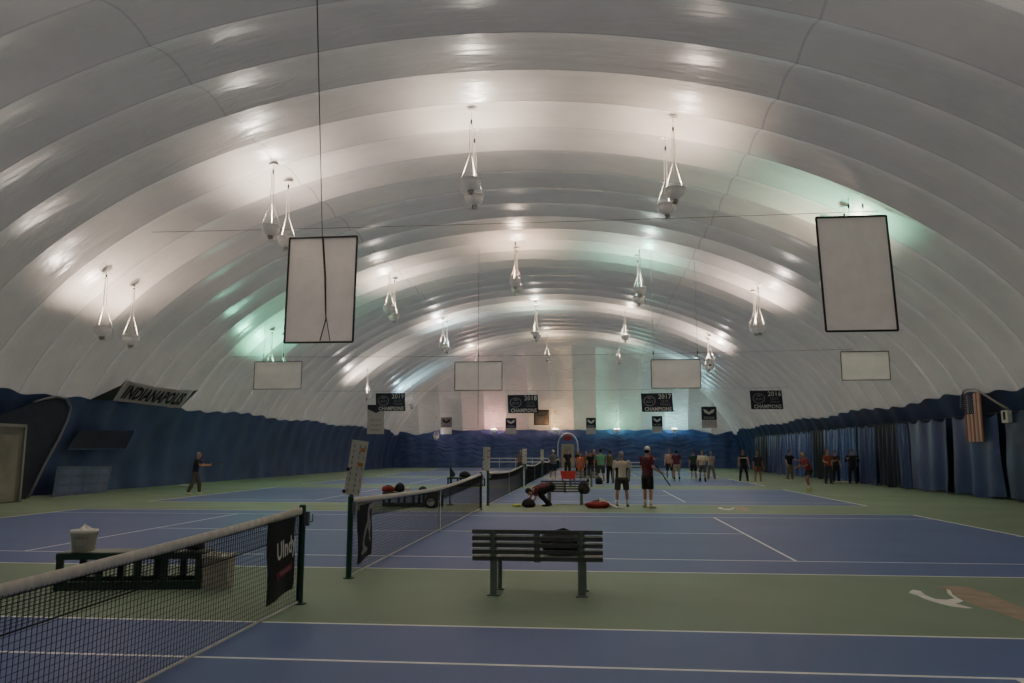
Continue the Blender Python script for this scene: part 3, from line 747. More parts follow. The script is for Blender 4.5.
pen_white = mat('pennant_white', (190, 186, 182), 0.7, 0.06, 4)
pen_grey = mat('pennant_grey', (120, 112, 116), 0.7, 0.2, 5)
def pennant(x0, x1, z0, z1, y, label, style):
    t = empty('vertical_pennant', ((x0+x1)/2, y, (z0+z1)/2), label, 'banner', 'small vertical banners around the far end')
    w, h = x1-x0, z1-z0
    mb = MB(); mb.box((0, 0, 0), (w, .02, h)); mb.build('cloth', pen_white, t)
    F = lambda px, pz: plane((px, -0.022, pz), (1,0,0), (0,0,1))
    mb = MB()
    q = -0.016
    if style == 0:   # dark top with chevron
        mb.add([(-w/2, q, h/2), (w/2, q, h/2), (w/2, q, h*.36), (0, q, h*.22), (-w/2, q, h*.36)], [(4, 3, 2, 1, 0)])
    else:
        mb.add([(-w/2, q, h/2), (w/2, q, h/2), (w/2, q, h*-.1), (-w/2, q, h*-.1)], [(3, 2, 1, 0)])
    top = mb.build('dark_header', champ_bg if style != 2 else pen_grey, t)
    mb = MB()
    if style == 0:
        mb.text('TENNIS', F(0, -.02*h), h*.07, width=w*.7); mb.text('TEAM', F(0, -.2*h), h*.06, width=w*.6); mb.text('HONORS', F(0, -.36*h), h*.06, width=w*.6); mm = pen_grey
    else:
        # spread wing emblem
        mb.add([(-w*.38, -.024, h*.40), (-w*.18, -.024, h*.36), (0, -.024, h*.26), (w*.18, -.024, h*.36), (w*.38, -.024, h*.40), (w*.30, -.024, h*.24), (0, -.024, h*.14), (-w*.30, -.024, h*.24)], [(7, 6, 5, 4, 3, 2, 1, 0)])
        mb.text('NCAA', F(0, .0), h*.10, width=w*.7); mm = white_ink if style == 1 else ink_black
    mb.build('lettering', mm, t)
    mb = MB(); mb.tube([(-w/2, 0, h/2), (w/2, 0, h/2)], .02, 6); mb.build('hanging_bar', line_m, t)
    return t
pennant(-15.9, -14.4, 3.2, 5.7, 58.5, 'tall white banner with dark pointed header under the 2019 banner', 0)
pennant(-12.6, -11.4, 3.55, 5.3, 74.9, 'white vertical banner with grey winged emblem at the left of the end wall', 2)
pennant(-5.66, -4.5, 3.54, 5.2, 74.9, 'small vertical banner with dark top beneath the 2018 banner', 1)
pennant(2.84, 3.85, 3.53, 5.2, 74.9, 'small vertical banner with dark top in the middle of the end wall', 1)
pennant(9.64, 10.71, 3.62, 5.35, 74.9, 'small vertical banner with dark top beneath the 2017 banner', 1)
pennant(13.0, 14.3, 3.72, 5.6, 62.5, 'pale vertical banner with dark winged top right of the 2017 banner', 1)
# brown picture
t = empty('framed_picture', (-1.87, 75.3, 5.3), 'square brown picture on the end wall beside the 2018 banner', 'picture')
mb = MB(); mb.box((0, 0, 0), (1.6, .05, 1.6)); mb.build('backing', mat('picture_edge', (84, 72, 60), .6), t)
mb = MB(); mb.box((0.04, -.03, -.05), (1.38, .02, 1.35)); mb.build('print', mat('picture_brown', (140, 124, 108), .6, .25, 1.5), t)
mb = MB(); mb.tube([(-.5, -.045, .3), (0, -.045, .15), (.4, -.045, .25), (.55, -.045, .5)], .03, 5); mb.build('dark_stroke', mat('picture_dark', (66, 58, 52), .6), t)

# ------------------------------------------------------------------ left wall: banner, tunnel, airlock, vent
t = empty('name_banner', (-16.75, 26.6, 4.25), 'white banner with large black name lettering above the left wall', 'banner')
org = Vector((-16.75, 26.6, 4.25))
P = [Vector(p) - org for p in ((-17.12, 23.9, 3.86), (-17.12, 29.5, 3.84), (-16.62, 29.75, 4.74), (-16.62, 24.1, 4.74))]
def bil(u, v, off=0.0):
    a = P[0].lerp(P[1], u); b = P[3].lerp(P[2], u); p = a.lerp(b, v)
    p.z -= 0.10*math.sin(PI*u)*v; return p + Vector((off, 0, -off*.2))
mb = MB(); mb.grid(lambda u, v: bil(u, v), 20, 6); mb.build('cloth', mat('banner_white', (182, 176, 178), .7, .08, 3), t, smooth=True)
vs, fs = text_geo('INDIANAPOLIS', 0.045)
xs = [a[0] for a in vs]; ys = [a[1] for a in vs]
mb = MB(); mb.add([bil(.06 + .88*(a-min(xs))/(max(xs)-min(xs)), .14+.70*(b-min(ys))/(max(ys)-min(ys)), .03) for a, b in vs], fs); mb.build('black_lettering', ink_black, t)
mb = MB(); mb.add([P[0]+Vector((0, -1.5, -.05)), P[0]+Vector((.02, 0, 0)), P[3]+Vector((.02, 0, .12)), P[3]+Vector((0, -.45, -.25))], [(0, 1, 2, 3)])
mb.build('black_border', ink_black, t)
mb = MB(); mb.add([P[1], P[1]+Vector((0, .1, .05)), P[2]+Vector((0, .5, .05)), P[2]+Vector((.02, .05, 0))], [(0, 1, 2, 3)])
mb.build('black_border', ink_black, t)

dark = mat('tunnel_dark', (40, 46, 62), .8, .2, 2)
TP = [(19.0,.0),(19.3,.5),(19.67,1.13),(20.38,2.13),(20.81,2.91),(20.92,3.37),(20.65,3.67),(20.07,3.72),(19.38,3.58),(18.88,3.43),(18.24,3.21),(17.57,2.99)]
t = empty('tunnel_opening', (-17.0, 19, 0), 'dark tunnel mouth with a pale curved edge in the left wall', 'tunnel')
mb = MB(); mb.add([(0, y-19, z) for y, z in TP] + [(0, -3.5, 2.6), (0, -3.5, 0)], [tuple(range(14))]); o = mb.build('dark_opening', dark, t)
bm = bmesh.new(); bm.from_mesh(o.data); bmesh.ops.triangulate(bm, faces=bm.faces[:]); bm.to_mesh(o.data); bm.free()
mb = MB(); mb.tube([(0.08, y-19, z+.04) for y, z in TP[:10]], 0.045, 8); mb.build('curved_edge', mat('edge_pale', (116, 116, 122), .5), t, smooth=True)
grey_metal = mat('airlock_grey', (112, 110, 100), .5, .3, 1.2)
t = empty('airlock_booth', (-16.45, 15.65, 0), 'grey metal airlock booth at the left edge of the picture', 'booth')
mb = MB(); mb.box((0, 0, 1.3), (.9, 3.4, 2.6)); mb.build('cabin', grey_metal, t)
for y, w in ((-.9, 1.3), (.75, 1.3)):
    mb = MB(); mb.box((.46, y, 1.15), (.04, w, 2.2)); d = mb.build('door_leaf', mat('airlock_door', (128, 126, 114), .45, .3, .9), t)
    mb = MB(); mb.tube([(.5, y-.4, 1.0), (.54, y-.4, 1.0), (.54, y-.4, 1.25), (.5, y-.4, 1.25)], .015, 6); mb.build('pull_handle', steel, d)
mb = MB(); mb.box((.47, 1.66, 1.3), (.08, .09, 2.6)); mb.box((.47, -1.66, 1.3), (.08, .09, 2.6)); mb.box((.47, 0, 2.56), (.08, 3.4, .1)); mb.build('frame', mat('airlock_frame', (140, 140, 132), .5), t)
t = empty('wall_vent', (-17.55, 24.1, 1.75), 'dark rectangular vent flap on the left wall right of the tunnel', 'vent')
mb = MB(); mb.add([(0, -1.6, .8), (0, 2.3, .9), (0, 1.7, .05), (0, -2.3, .03)], [(0, 1, 2, 3)]); mb.build('flap', dark, t)
mb = MB(); mb.tube([(.03, 2.3, .9), (.03, 1.7, .05)], .04, 6); mb.build('batten', liner_b, t); mb = MB(); mb.tube([(.03, -2.3, .03), (.03, 1.7, .05)], .02, 6); mb.build('batten', liner_b, t)
t = empty('folded_tarp', (-17.2, 22.55, 0), 'blue tarp with paler stripes leaning on the left wall below the vent', 'tarp')
tp = [Vector(p) for p in ((.3, -2.3, 0.0), (.3, 1.1, 0.0), (-.25, 2.2, 1.06), (-.25, -1.4, 1.12))]
def bl(u, v, off=0):
    p = tp[0].lerp(tp[1], u).lerp(tp[3].lerp(tp[2], u), v); return p + Vector((off + .03*math.sin(u*11), 0, off))
mb = MB(); mb.grid(lambda u, v: bl(u, v), 24, 8); mb.build('sheet', mat('tarp_blue', (44, 54, 90), .45, .2, 2), t, smooth=True)
mb = MB()
for k in range(3):
    for j in range(4):
        mb.grid(lambda u, v: bl(.05+.235*j+.2*u, .10+.30*k+.2*v, .012), 4, 3)
mb.build('pale_stripes', mat('tarp_pale', (54, 66, 106), .45, .2, 2), t)
# scraps by the wall
for i, (x, y, lab) in enumerate([(-16.4, 29.2, 'white towel dropped at the foot of the left wall near the racket player'), (17.1, 37.2, 'white towel on the floor in front of the person in black at right')]):
    mb = MB(); blob(mb, (0, 0, 0), (.45, .22, .06), 40+i, .25); tag(mb.build('dropped_towel', towel_white, smooth=True, loc=(x, y, 0)), lab, 'towel')

# ------------------------------------------------------------------ right wall: curtains, flag
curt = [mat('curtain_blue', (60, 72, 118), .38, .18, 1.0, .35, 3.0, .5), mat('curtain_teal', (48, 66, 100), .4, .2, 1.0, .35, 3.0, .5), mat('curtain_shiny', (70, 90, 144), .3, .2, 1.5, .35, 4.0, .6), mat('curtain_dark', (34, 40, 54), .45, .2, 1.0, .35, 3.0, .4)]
CUR = [  # y0, y1, mat, folds, label
 (14.0, 21.3, 1, 4, 'teal blue hanging tarp cut by the right edge of the picture'),
 (21.75, 25.2, 0, 2, 'blue hanging tarp under the striped flag on the right wall'),
 (25.7, 29.6, 0, 2, 'wide smooth blue hanging tarp left of the flag'),
 (29.8, 30.9, 0, 3, 'narrow blue tarp strip beside the wide smooth one'),
 (31.1, 33.6, 3, 6, 'dark tarp on the right wall behind nobody'),
 (33.8, 36.4, 0, 7, 'blue folded tarp right of the person in black'),
 (36.6, 39.6, 2, 8, 'shiny folded tarp behind the person in black'),
 (39.8, 42.6, 2, 8, 'shiny folded tarp behind the person with orange hair'),
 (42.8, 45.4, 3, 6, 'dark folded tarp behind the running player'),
 (45.6, 49.2, 2, 10, 'shiny blue tarp with bright folds left of the running player'),
 (49.4, 53.4, 2, 10, 'shiny blue tarp with bright folds, farther along the right wall'),
 (53.6, 58.5, 0, 9, 'blue tarp near the far end of the right wall'),
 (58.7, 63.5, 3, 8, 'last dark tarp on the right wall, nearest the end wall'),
]
for i, (ya, yb, mi, nf, lab) in enumerate(CUR):
    rnd = random.Random(i); ph = rnd.uniform(0, 6); n = max(2, round((yb-ya)/1.3))
    def fn(u, v):
        zt = 3.05 - 0.16*abs(math.sin(PI*u*n))*(.4+.6*abs(math.cos(ph)))
        amp = 0.035 + 0.05*(1-v)
        x = 17.66 + amp*(math.sin(2*PI*nf*.62*u + ph + 1.3*math.sin(2*PI*1.1*u+ph*2) + .9*math.sin(2.5*v+ph)) + .45*math.sin(2*PI*nf*1.37*u + 2*ph + 1.2*v)) + .05*math.sin(PI*nf*.37*u+ph)*(1-v) + 0.10*math.sin(PI*u*n)**2*max(0, v-.6)*1.2
        y = ya + (yb-ya)*(u + .04*math.sin(2*PI*v+ph)*(1-v)*(u-.5)) 
        zb = .05 + .05*math.sin(9*u+ph)
        return (x, y, zb + (zt-zb)*v)
    mb = MB(); mb.grid(fn, 90, 26)
    tag(mb.build('hanging_tarp', curt[mi], smooth=True), lab, 'curtain', 'blue tarps hung along the right wall')
mb = MB(); mb.tube([(17.74, 13.5 + 51*i/60, 3.07 - .03*abs(math.sin(PI*i/2.5))) for i in range(61)], .016, 5)
tag(mb.build('curtain_rope', line_m), 'dark rope along the right wall from which the blue tarps hang', 'rope')
# flag
t = empty('striped_flag', (17.45, 22.98, 2.05), 'flag with dark canton and red and white stripes hung vertically on the right wall', 'flag')
W_, H_ = 1.25, 1.78
fl_red = mat('flag_red', (158, 92, 80), .7); fl_white = mat('flag_white', (196, 176, 160), .7); fl_blue = mat('flag_blue', (50, 50, 74), .7)
def fp(u, v): return (.03*math.sin(u*14), W_/2 - W_*u, H_*v)       # u from left (far) to right (near)
for k, (nm, mm) in enumerate((('red_stripes', fl_red), ('white_stripes', fl_white))):
    mb = MB()
    for s in range(13):
        if s % 2 != k: continue
        v1 = 1.0 if s < 6 else .58
        u0, u1 = 1-(s+1)/13, 1-s/13
        mb.grid(lambda u, v: fp(u0+(u1-u0)*u, v1*v), 2, 12)
    mb.build(nm, mm, t, smooth=True)
mb = MB(); mb.grid(lambda u, v: fp(7/13*u, .58+.42*v), 8, 8); cant = mb.build('canton', fl_blue, t, smooth=True)
mb = MB()
for r in range(9):
    for c in range(6 if r % 2 == 0 else 5):
        u = (c+.5+(0 if r % 2 == 0 else .5))/6*7/13; v = .60+.38*(r+.5)/9; p = Vector(fp(u, v)) + Vector((-.012, 0, 0))
        pts = [p + Vector((0, (.032 if q % 2 == 0 else .013)*math.sin(q*PI/5), (.032 if q % 2 == 0 else .013)*math.cos(q*PI/5))) for q in range(10)]
        mb.add(pts, [tuple(range(10))])
mb.build('stars', fl_white, cant)
mb = MB(); mb.tube([(0.05, 1.0, 1.3), (0, .8, 1.75), (-.02, .5, 1.93), (-.02, .1, 1.98), (-.02, -.4, 1.92), (-.02, -.62, 1.84), (.1, -1.6, 1.35), (.18, -2.15, 1.1)], .04, 7); mb.build('pole', mat('flag_pole', (150, 148, 146), .5), t, smooth=True)
t = empty('wall_speaker', (17.6, 20.9, 2.72), 'small white box with dark slot on the wall right of the flag', 'box')
mb = MB(); mb.box((0, 0, .17), (.15, .42, .42)); mb.build('housing', towel_white, t); mb = MB(); mb.box((-.08, 0, .2), (.02, .12, .28)); mb.build('dark_slot', ink_black, t)
mb = MB(); mb.box((.12, 0, .17), (.2, .1, .1)); mb.build('bracket', steel, t)

# ------------------------------------------------------------------ far doorway
t = empty('end_doorway', (0.86, 76.25, 0), 'arched doorway with red top and pale door in the blue end wall', 'doorway')
mb = MB(); mb.add([(-1.06, -.1, 0)] + [(1.06*math.cos(PI - PI*i/16), -.1, 2.3 + 1.35*math.sin(PI*i/16)) for i in range(17)] + [(1.06, -.1, 0)], [tuple(range(18, -1, -1))]); mb.build('blue_panel', liner_b, t)
mb = MB(); mb.tube([(-1.06, -.14, 0), (-1.06, -.14, 1.2)] + [(1.06*math.cos(PI - PI*i/16), -.14, 2.3 + 1.35*math.sin(PI*i/16)) for i in range(17)] + [(1.06, -.14, 1.2), (1.06, -.14, 0)], .075, 6); mb.build('arch_frame', mat('arch_grey', (176, 182, 204), .5), t)
mb = MB(); mb.add([(.36*math.cos(a)*1.25, -.18, 3.12 + .28*math.sin(a)) for a in [2*PI*i/16 for i in range(16)]], [tuple(range(15, -1, -1))]); mb.build('red_sign', mat('sign_red', (130, 44, 50), .6), t)
mb = MB(); mb.box((-.02, -.16, 1.26), (1.35, .06, 2.5)); d = mb.build('door', mat('door_beige', (168, 158, 140), .6), t)
mb = MB(); mb.box((-.02, -.20, 1.7), (.8, .02, 1.1)); mb.build('door_window', mat('door_glass', (150, 146, 136), .3), d)

# ------------------------------------------------------------------ people
skin_m = mat('skin', (186, 140, 116), .55); skin_d = mat('skin_tan', (150, 106, 84), .55)
eye_m = mat('eye_dark', (30, 26, 26), .4); lip_m = mat('lip', (150, 90, 84), .5)
def cloth(name, c): return mat('cloth_' + name, c, .8, .08, 6, .15, 25)
hair_m = {'dark': mat('hair_dark', (38, 30, 26), .6), 'brown': mat('hair_brown', (84, 60, 44), .6), 'grey': mat('hair_grey', (140, 136, 130), .6), 'fair': mat('hair_fair', (170, 140, 100), .6), 'red': mat('hair_red', (170, 104, 66), .6)}
shoe_white = cloth('shoe_white', (216, 214, 190)); shoe_yellow = cloth('shoe_yellow', (205, 210, 110)); shoe_dark = cloth('shoe_dark', (40, 40, 44))
def solidify(mb, name, mats, parent, voxel, smooth=4, paint=None):
    o = mb.build(name, mats)
    md = o.modifiers.new('r', 'REMESH'); md.mode = 'VOXEL'; md.voxel_size = voxel; md.use_smooth_shade = True
    if smooth:
        sm = o.modifiers.new('s', 'SMOOTH'); sm.iterations = smooth; sm.factor = .5
    dg = bpy.context.evaluated_depsgraph_get(); dg.update()
    me = bpy.data.meshes.new_from_object(o.evaluated_get(dg)); me.name = name
    old = o.data; o.modifiers.clear(); o.data = me; bpy.data.meshes.remove(old)
    if paint:
        for p in me.polygons: p.material_index = paint(p.center)
    o.parent = parent
    return o
def rx(v, a):   # rotate about local X: positive leans towards +Y
    c, s = math.cos(a), math.sin(a); return Vector((v.x, c*v.y + s*v.z, -s*v.y + c*v.z))
def person(x, y, rot, h, label, shirt=None, lower=None, lower_len='shorts', hair='dark', cap=None, shoes=None, skin=None, legs=None, arms=None, lean=0.0, headturn=0.0, headtilt=0.0,
           sleeves='short', socks=None, voxel=.012, kneel=False, female=False, width=1.0, side_panel=None, chest_band=None):
    t = empty('person', (x, y, 0), label, 'person', None, rot)
    k = h / 1.8; skin = skin or skin_m
    legs = legs or ((2, 4, 4), (-2, 4, 4)); arms = arms or ((5, 10, 15, 0), (0, 10, 12, 0))
    lean = R(lean)
    hip = Vector((0, 0, .95))
    def up(p): return rx(Vector(p) - hip, lean) + hip
    # joints
    J = {}
    for i, sd in enumerate((-1, 1)):
        f, o_, b = (R(a) for a in legs[i])
        hj = Vector((sd*.095*width, 0, .92))
        d1 = Vector((sd*math.sin(o_), math.sin(f)*math.cos(o_), -math.cos(f)*math.cos(o_)))
        kn = hj + d1*.43
        f2 = f - b; d2 = Vector((sd*math.sin(o_)*.6, math.sin(f2)*math.cos(o_), -math.cos(f2)*math.cos(o_)))
        an = kn + d2*.42
        J['hip', i], J['knee', i], J['ank', i], J['fdir', i] = hj, kn, an, (d2 if kneel else None)
        f, o_, b, inn = (R(a) for a in arms[i])
        sh = up((sd*.185*width, -.01, 1.46))
        d = Vector((sd*math.sin(o_), math.sin(f)*math.cos(o_), -math.cos(f)*math.cos(o_)))
        el = sh + d*.29
        f2 = f + b; d2 = Vector((sd*math.sin(o_*.6 - inn), math.sin(f2)*math.cos(o_*.6 - inn), -math.cos(f2)*math.cos(o_*.6 - inn)))
        wr = el + d2*.26
        J['sh', i], J['el', i], J['wr', i], J['hd', i] = sh, el, wr, d2
    low = min(min(J['ank', i].z - (.075 if not kneel else .05), J['knee', i].z - .055) for i in (0, 1))
    dz = -low
    T = lambda p: (Vector(p) + Vector((0, 0, dz))) * k
    def cap_(mb, a, b, ra, rb, **kw): mb.capsule(T(a), T(b), ra*k, rb*k, **kw)
    neck, headc = up((0, .0, 1.53)), up((0, .025, 1.685))
    HR = Euler((-lean*.55 - R(headtilt), 0, R(headturn))).to_matrix()
    def H(p): return headc + HR @ Vector(p)
    def torso(mb, ex):
        rings = [(.86, .135, .10), (.93, .165, .115), (1.02, .155, .108), (1.12, .148, .10), (1.24, .165, .112), (1.34, .18, .115), (1.42, .175, .10), (1.48, .12, .075), (1.515, .06, .055)]
        n = 18; vs = []
        for z, a, b in rings:
            for j in range(n):
                w = 2*PI*j/n
                p = (a*width+ex)*math.cos(w), (b+ex)*math.sin(w), z
                vs.append(T(up(p) if z > .95 else p))
        m = len(rings); fs = [(i*n+j, i*n+(j+1) % n, (i+1)*n+(j+1) % n, (i+1)*n+j) for i in range(m-1) for j in range(n)] + [tuple(range(n-1, -1, -1)), tuple((m-1)*n+j for j in range(n))]
        mb.add(vs, fs)
    mb = MB(); torso(mb, 0)
    cap_(mb, up((0, -.005, 1.48)), H((0, -.02, -.06)), .058, .052)
    mb.ellipsoid(T(headc), (.076*k, .095*k, .118*k), Euler((-lean*.55 - R(headtilt), 0, R(headturn))))
    mb.ellipsoid(T(H((0, .028, -.062))), (.056*k, .062*k, .062*k))
    cap_(mb, H((0, .088, .005)), H((0, .108, -.028)), .011, .015)
    for s_ in (-1, 1):
        mb.ellipsoid(T(H((s_*.078, -.005, -.01))), (.012*k, .022*k, .033*k))
        mb.ellipsoid(T(H((s_*.028, .083, .026))), (.016*k, .012*k, .008*k))
    for i, sd in enumerate((-1, 1)):
        cap_(mb, J['hip', i], J['knee', i], .085, .055, mid=[(.4, .078)])
        cap_(mb, J['knee', i], J['ank', i], .054, .037, mid=[(.3, .058), (.65, .045)])
        cap_(mb, J['sh', i], J['el', i], .055, .041, mid=[(.4, .05)])
        cap_(mb, J['el', i], J['wr', i], .041, .027, mid=[(.3, .041)])
        w, d = J['wr', i], J['hd', i].normalized()
        side = d.cross(Vector((0, 1, 0)) if abs(d.y) < .8 else Vector((0, 0, 1))).normalized(); fw = side.cross(d).normalized()
        # palm lies in plane (d, fw); fingers unequal and slightly curled to the body
        palm = w + d*.055
        cap_(mb, w, w + d*.085, .027, .03)
        cap_(mb, w + d*.03 - fw*.018, w + d*.085 - fw*.022, .018, .017); cap_(mb, w + d*.03 + fw*.018, w + d*.085 + fw*.022, .018, .017)
        inw = side if (side.x * sd) < 0 else -side
        for q, (off, ln) in enumerate(((-.032, .062), (-.011, .078), (.011, .084), (.032, .072))):
            b0 = w + d*.085 + fw*off; b1 = b0 + (d + inw*.25).normalized()*ln*.55; b2 = b1 + (d + inw*.9).normalized()*ln*.5
            cap_(mb, b0, b1, .0105, .0098, n=8); cap_(mb, b1, b2, .0098, .0088, n=8)
        th = w + d*.035 + fw*.025; th2 = th + (d*.6 + fw*.75 + inw*.3).normalized()*.042; cap_(mb, th, th2, .013, .0115, n=8); cap_(mb, th2, th2 + (d + fw*.2 + inw*.35).normalized()*.034, .0115, .0095, n=8)
        a = J['ank', i]; fd = Vector((sd*.12, 1, 0)) if not kneel else Vector((0, -.35, -.2))
        toe = a + Vector((0, 0, -.045)) + fd.normalized()*.17
        cap_(mb, a + Vector((0, -.03, -.03)), toe, .037, .028)
    e1, e2, mo = T(H((-.03, .092, .012))), T(H((.03, .092, .012))), T(H((0, .098, -.062)))
    def paint(c):
        if (c-e1).length < .014*k or (c-e2).length < .014*k: return 1
        d = c - mo
        if abs(d.x) < .026*k and abs(d.z) < .011*k and abs(d.y) < .03*k: return 2
        return 0
    solidify(mb, 'body', [skin, eye_m, lip_m], t, voxel*.85, 3, paint)
    # shirt
    if shirt:
        mb = MB(); n0 = .022
        rings = [(.87, .165, .125), (.95, .175, .13), (1.05, .168, .125), (1.15, .165, .12), (1.26, .18, .128), (1.36, .192, .13), (1.43, .185, .115), (1.48, .13, .09), (1.505, .075, .07)]
        n = 20; vs = []
        for z, a, b in rings:
            for j in range(n):
                w = 2*PI*j/n; p = (a*width*math.cos(w), b*math.sin(w), z); vs.append(T(up(p) if z > .95 else p))
        m = len(rings); fs = [(i*n+j, i*n+(j+1) % n, (i+1)*n+(j+1) % n, (i+1)*n+j) for i in range(m-1) for j in range(n)] + [tuple(range(n-1, -1, -1)), tuple((m-1)*n+j for j in range(n))]
        mb.add(vs, fs)
        for i in (0, 1):
            s, e, w = J['sh', i], J['el', i], J['wr', i]
            if sleeves == 'none': cap_(mb, s, s.lerp(e, .05), .066, .062)
            else:
                mb.ellipsoid(T(s.lerp(e, .02) + Vector((0, 0, -.004))), (.074*k, .074*k, .074*k), None, 12, 8)
                u = .72 if sleeves == 'short' else 1.0
                mb.tube([T(s.lerp(e, a)) for a in (-.15, 0, .3, u)], [.03*k, .069*k, .067*k, .063*k], 12)
                if sleeves == 'long': mb.tube([T(e.lerp(w, a)) for a in (-.05, .5, 1.0)], [.06*k, .052*k, .042*k], 12)
        ms = [shirt] + ([side_panel] if side_panel else [])
        pf = None
        if side_panel:
            pf = lambda c: 1 if (abs(c.x) > .135*k and c.z < 1.28*k and abs(c.x) < .22*k and c.y < .2) else 0
        solidify(mb, 'shirt', ms, t, voxel, 2, pf)
        if chest_band:
            mb = MB(); 
            pts = [T(up((.20*width*math.cos(R(a)), .142*math.sin(R(a)), 1.36))) for a in range(40, 141, 10)] if chest_band[1] > 0 else [T(up((.20*width*math.cos(R(a)), .142*math.sin(R(a)), 1.36))) for a in range(220, 321, 10)]
            mb.tube(pts, .025*k, 6); mb.build('chest_stripe', chest_band[0], t)
    if lower:
        mb = MB(); mb.ellipsoid(T((0, 0, .93)), (.185*width*k, .135*k, .13*k)); mb.ellipsoid(T((0, -.03, .88)), (.16*width*k, .12*k, .12*k))
        for i in (0, 1):
            hj, kn, an = J['hip', i], J['knee', i], J['ank', i]
            if lower_len == 'shorts': mb.tube([T(hj.lerp(kn, a)) for a in (-.2, .0, .4, .86)], [.05*k, .108*k, .105*k, .098*k], 14)
            elif lower_len == 'short': mb.tube([T(hj.lerp(kn, a)) for a in (-.2, .0, .3, .55)], [.05*k, .106*k, .104*k, .10*k], 14)
            else:
                q = .012 if lower_len == 'tights' else .026
                mb.tube([T(hj.lerp(kn, a)) for a in (-.2, .0, .5, 1.0)] , [.05*k, (.088+q)*k, (.076+q)*k, (.058+q)*k], 14)
                cap_(mb, kn.lerp(hj, .02), kn.lerp(an, .05), .057+q, .056+q)
                mb.tube([T(kn.lerp(an, a)) for a in (.0, .3, .7, .98)], [(.056+q)*k, (.06+q)*k, (.046+q)*k, (.042+q)*k], 12)
        solidify(mb, 'shorts' if lower_len in ('short', 'shorts') else 'trousers', [lower], t, voxel, 2)
    shoes = shoes or shoe_white
    for i, sd in enumerate((-1, 1)):
        a = J['ank', i]
        mb = MB()
        if kneel:
            d = (J['ank', i]-J['knee', i]).normalized(); toe = a + Vector((0, -.04, -.02)) + d*.03
            cap_(mb, a, a + Vector((0, -.16, .0)), .048, .042)
        else:
            fd = Vector((sd*.12, 1, 0)).normalized()
            base = a + Vector((0, 0, -.04))
            cap_(mb, base - fd*.045 + Vector((0, 0, .012)), base + fd*.06 + Vector((0, 0, .0)), .047, .043)
            cap_(mb, base + fd*.05 + Vector((0, 0, -.006)), base + fd*.175 + Vector((0, 0, -.01)), .044, .03, squash=None)
            cap_(mb, a + Vector((0, 0, -.03)), a + Vector((0, 0, .01)), .05, .046)
            q0 = (low + dz) * k
            mb.v = [(p[0], p[1], max(p[2], .004)) for p in mb.v]
        solidify(mb, 'shoe', [shoes], t, voxel*.8, 1)
        if socks:
            mb = MB(); mb.tube([T(a.lerp(J['knee', i], u)) for u in (0, .15, .38)], [.048*k, .046*k, .056*k], 12); mb.build('sock', socks, t, smooth=True)
    if cap:
        mb = MB(); mb.ellipsoid(T(H((0, -.004, .035))), (.086*k, .106*k, .10*k), Euler((-lean*.55 - R(headtilt), 0, R(headturn))))
        me = []
        cut = H((0, 0, .02)); nz = HR @ Vector((0, 0, 1))
        mb.v = [tuple(Vector(p) - nz*min(0, (Vector(p) - T(cut)).dot(nz))) for p in mb.v]
        c = mb.build('cap', cap, t, smooth=True)
        mb = MB(); mb.grid(lambda u, v: T(H((-.07+.14*u, .085+.085*v*math.sin(PI*(.12+.76*u)), .028-.018*v))), 8, 4); mb.grid(lambda u, v: T(H((-.07+.14*u, .085+.085*v*math.sin(PI*(.12+.76*u)), .022-.018*v))), 8, 4); mb.build('visor', cap, c)
        mb = MB(); mb.ellipsoid(T(H((0, -.03, .0))), (.082*k, .08*k, .085*k), Euler((-lean*.55, 0, R(headturn)))); mb.build('hair', hair_m[hair], t, smooth=True)
    else:
        mb = MB(); E_ = Euler((-lean*.55 - R(headtilt), 0, R(headturn)))
        mb.ellipsoid(T(H((0, -.018, .03))), (.087*k, .098*k, .108*k), E_)
        if female:
            mb.ellipsoid(T(H((0, -.06, -.06))), (.075*k, .06*k, .13*k), E_); mb.ellipsoid(T(H((0, -.10, -.12))), (.035*k, .035*k, .13*k), E_)
        else: mb.ellipsoid(T(H((0, -.045, -.02))), (.08*k, .062*k, .07*k), E_)
        solidify(mb, 'hair', [hair_m[hair]], t, voxel, 1)
    hand = [T(J['wr', i] + J['hd', i]*.07) for i in (0, 1)]
    Mw = Matrix.Translation((x, y, 0)) @ Matrix.Rotation(rot, 4, 'Z')
    return t, [Mw @ p for p in hand], [Mw.to_3x3() @ J['hd', i] for i in (0, 1)]

maroon = cloth('maroon', (96, 42, 52)); black = cloth('black', (30, 30, 34)); charcoal = cloth('charcoal', (62, 60, 60)); white_c = cloth('white', (205, 194, 174))
navy = cloth('navy', (34, 36, 52)); green_c = cloth('mint_green', (104, 160, 124)); olive = cloth('olive', (92, 88, 62)); orange_c = cloth('coral', (210, 110, 78)); red_c = cloth('red', (140, 44, 44))
grey_c = cloth('grey', (110, 110, 118)); khaki = cloth('khaki', (168, 156, 136)); dgreen = cloth('dark_green', (50, 74, 60)); brown_c = cloth('brown', (150, 100, 66)); pinkish = cloth('dusty_pink', (168, 134, 122)); crimson = cloth('crimson', (138, 52, 58))
AW = 0.0; TOW = PI
person(4.96, 16.6, R(-50), 1.83, 'man in white cap, maroon shirt and black shorts standing with a racket', maroon, black, 'shorts', 'dark', cap=towel_white, shoes=cloth('shoe_cream', (222, 218, 180)), legs=((4, 5, 4), (-3, 6, 2)), arms=((5, 8, 50, 20), (0, 14, 62, 0)), socks=towel_white, voxel=.010, width=1.08, headturn=10)
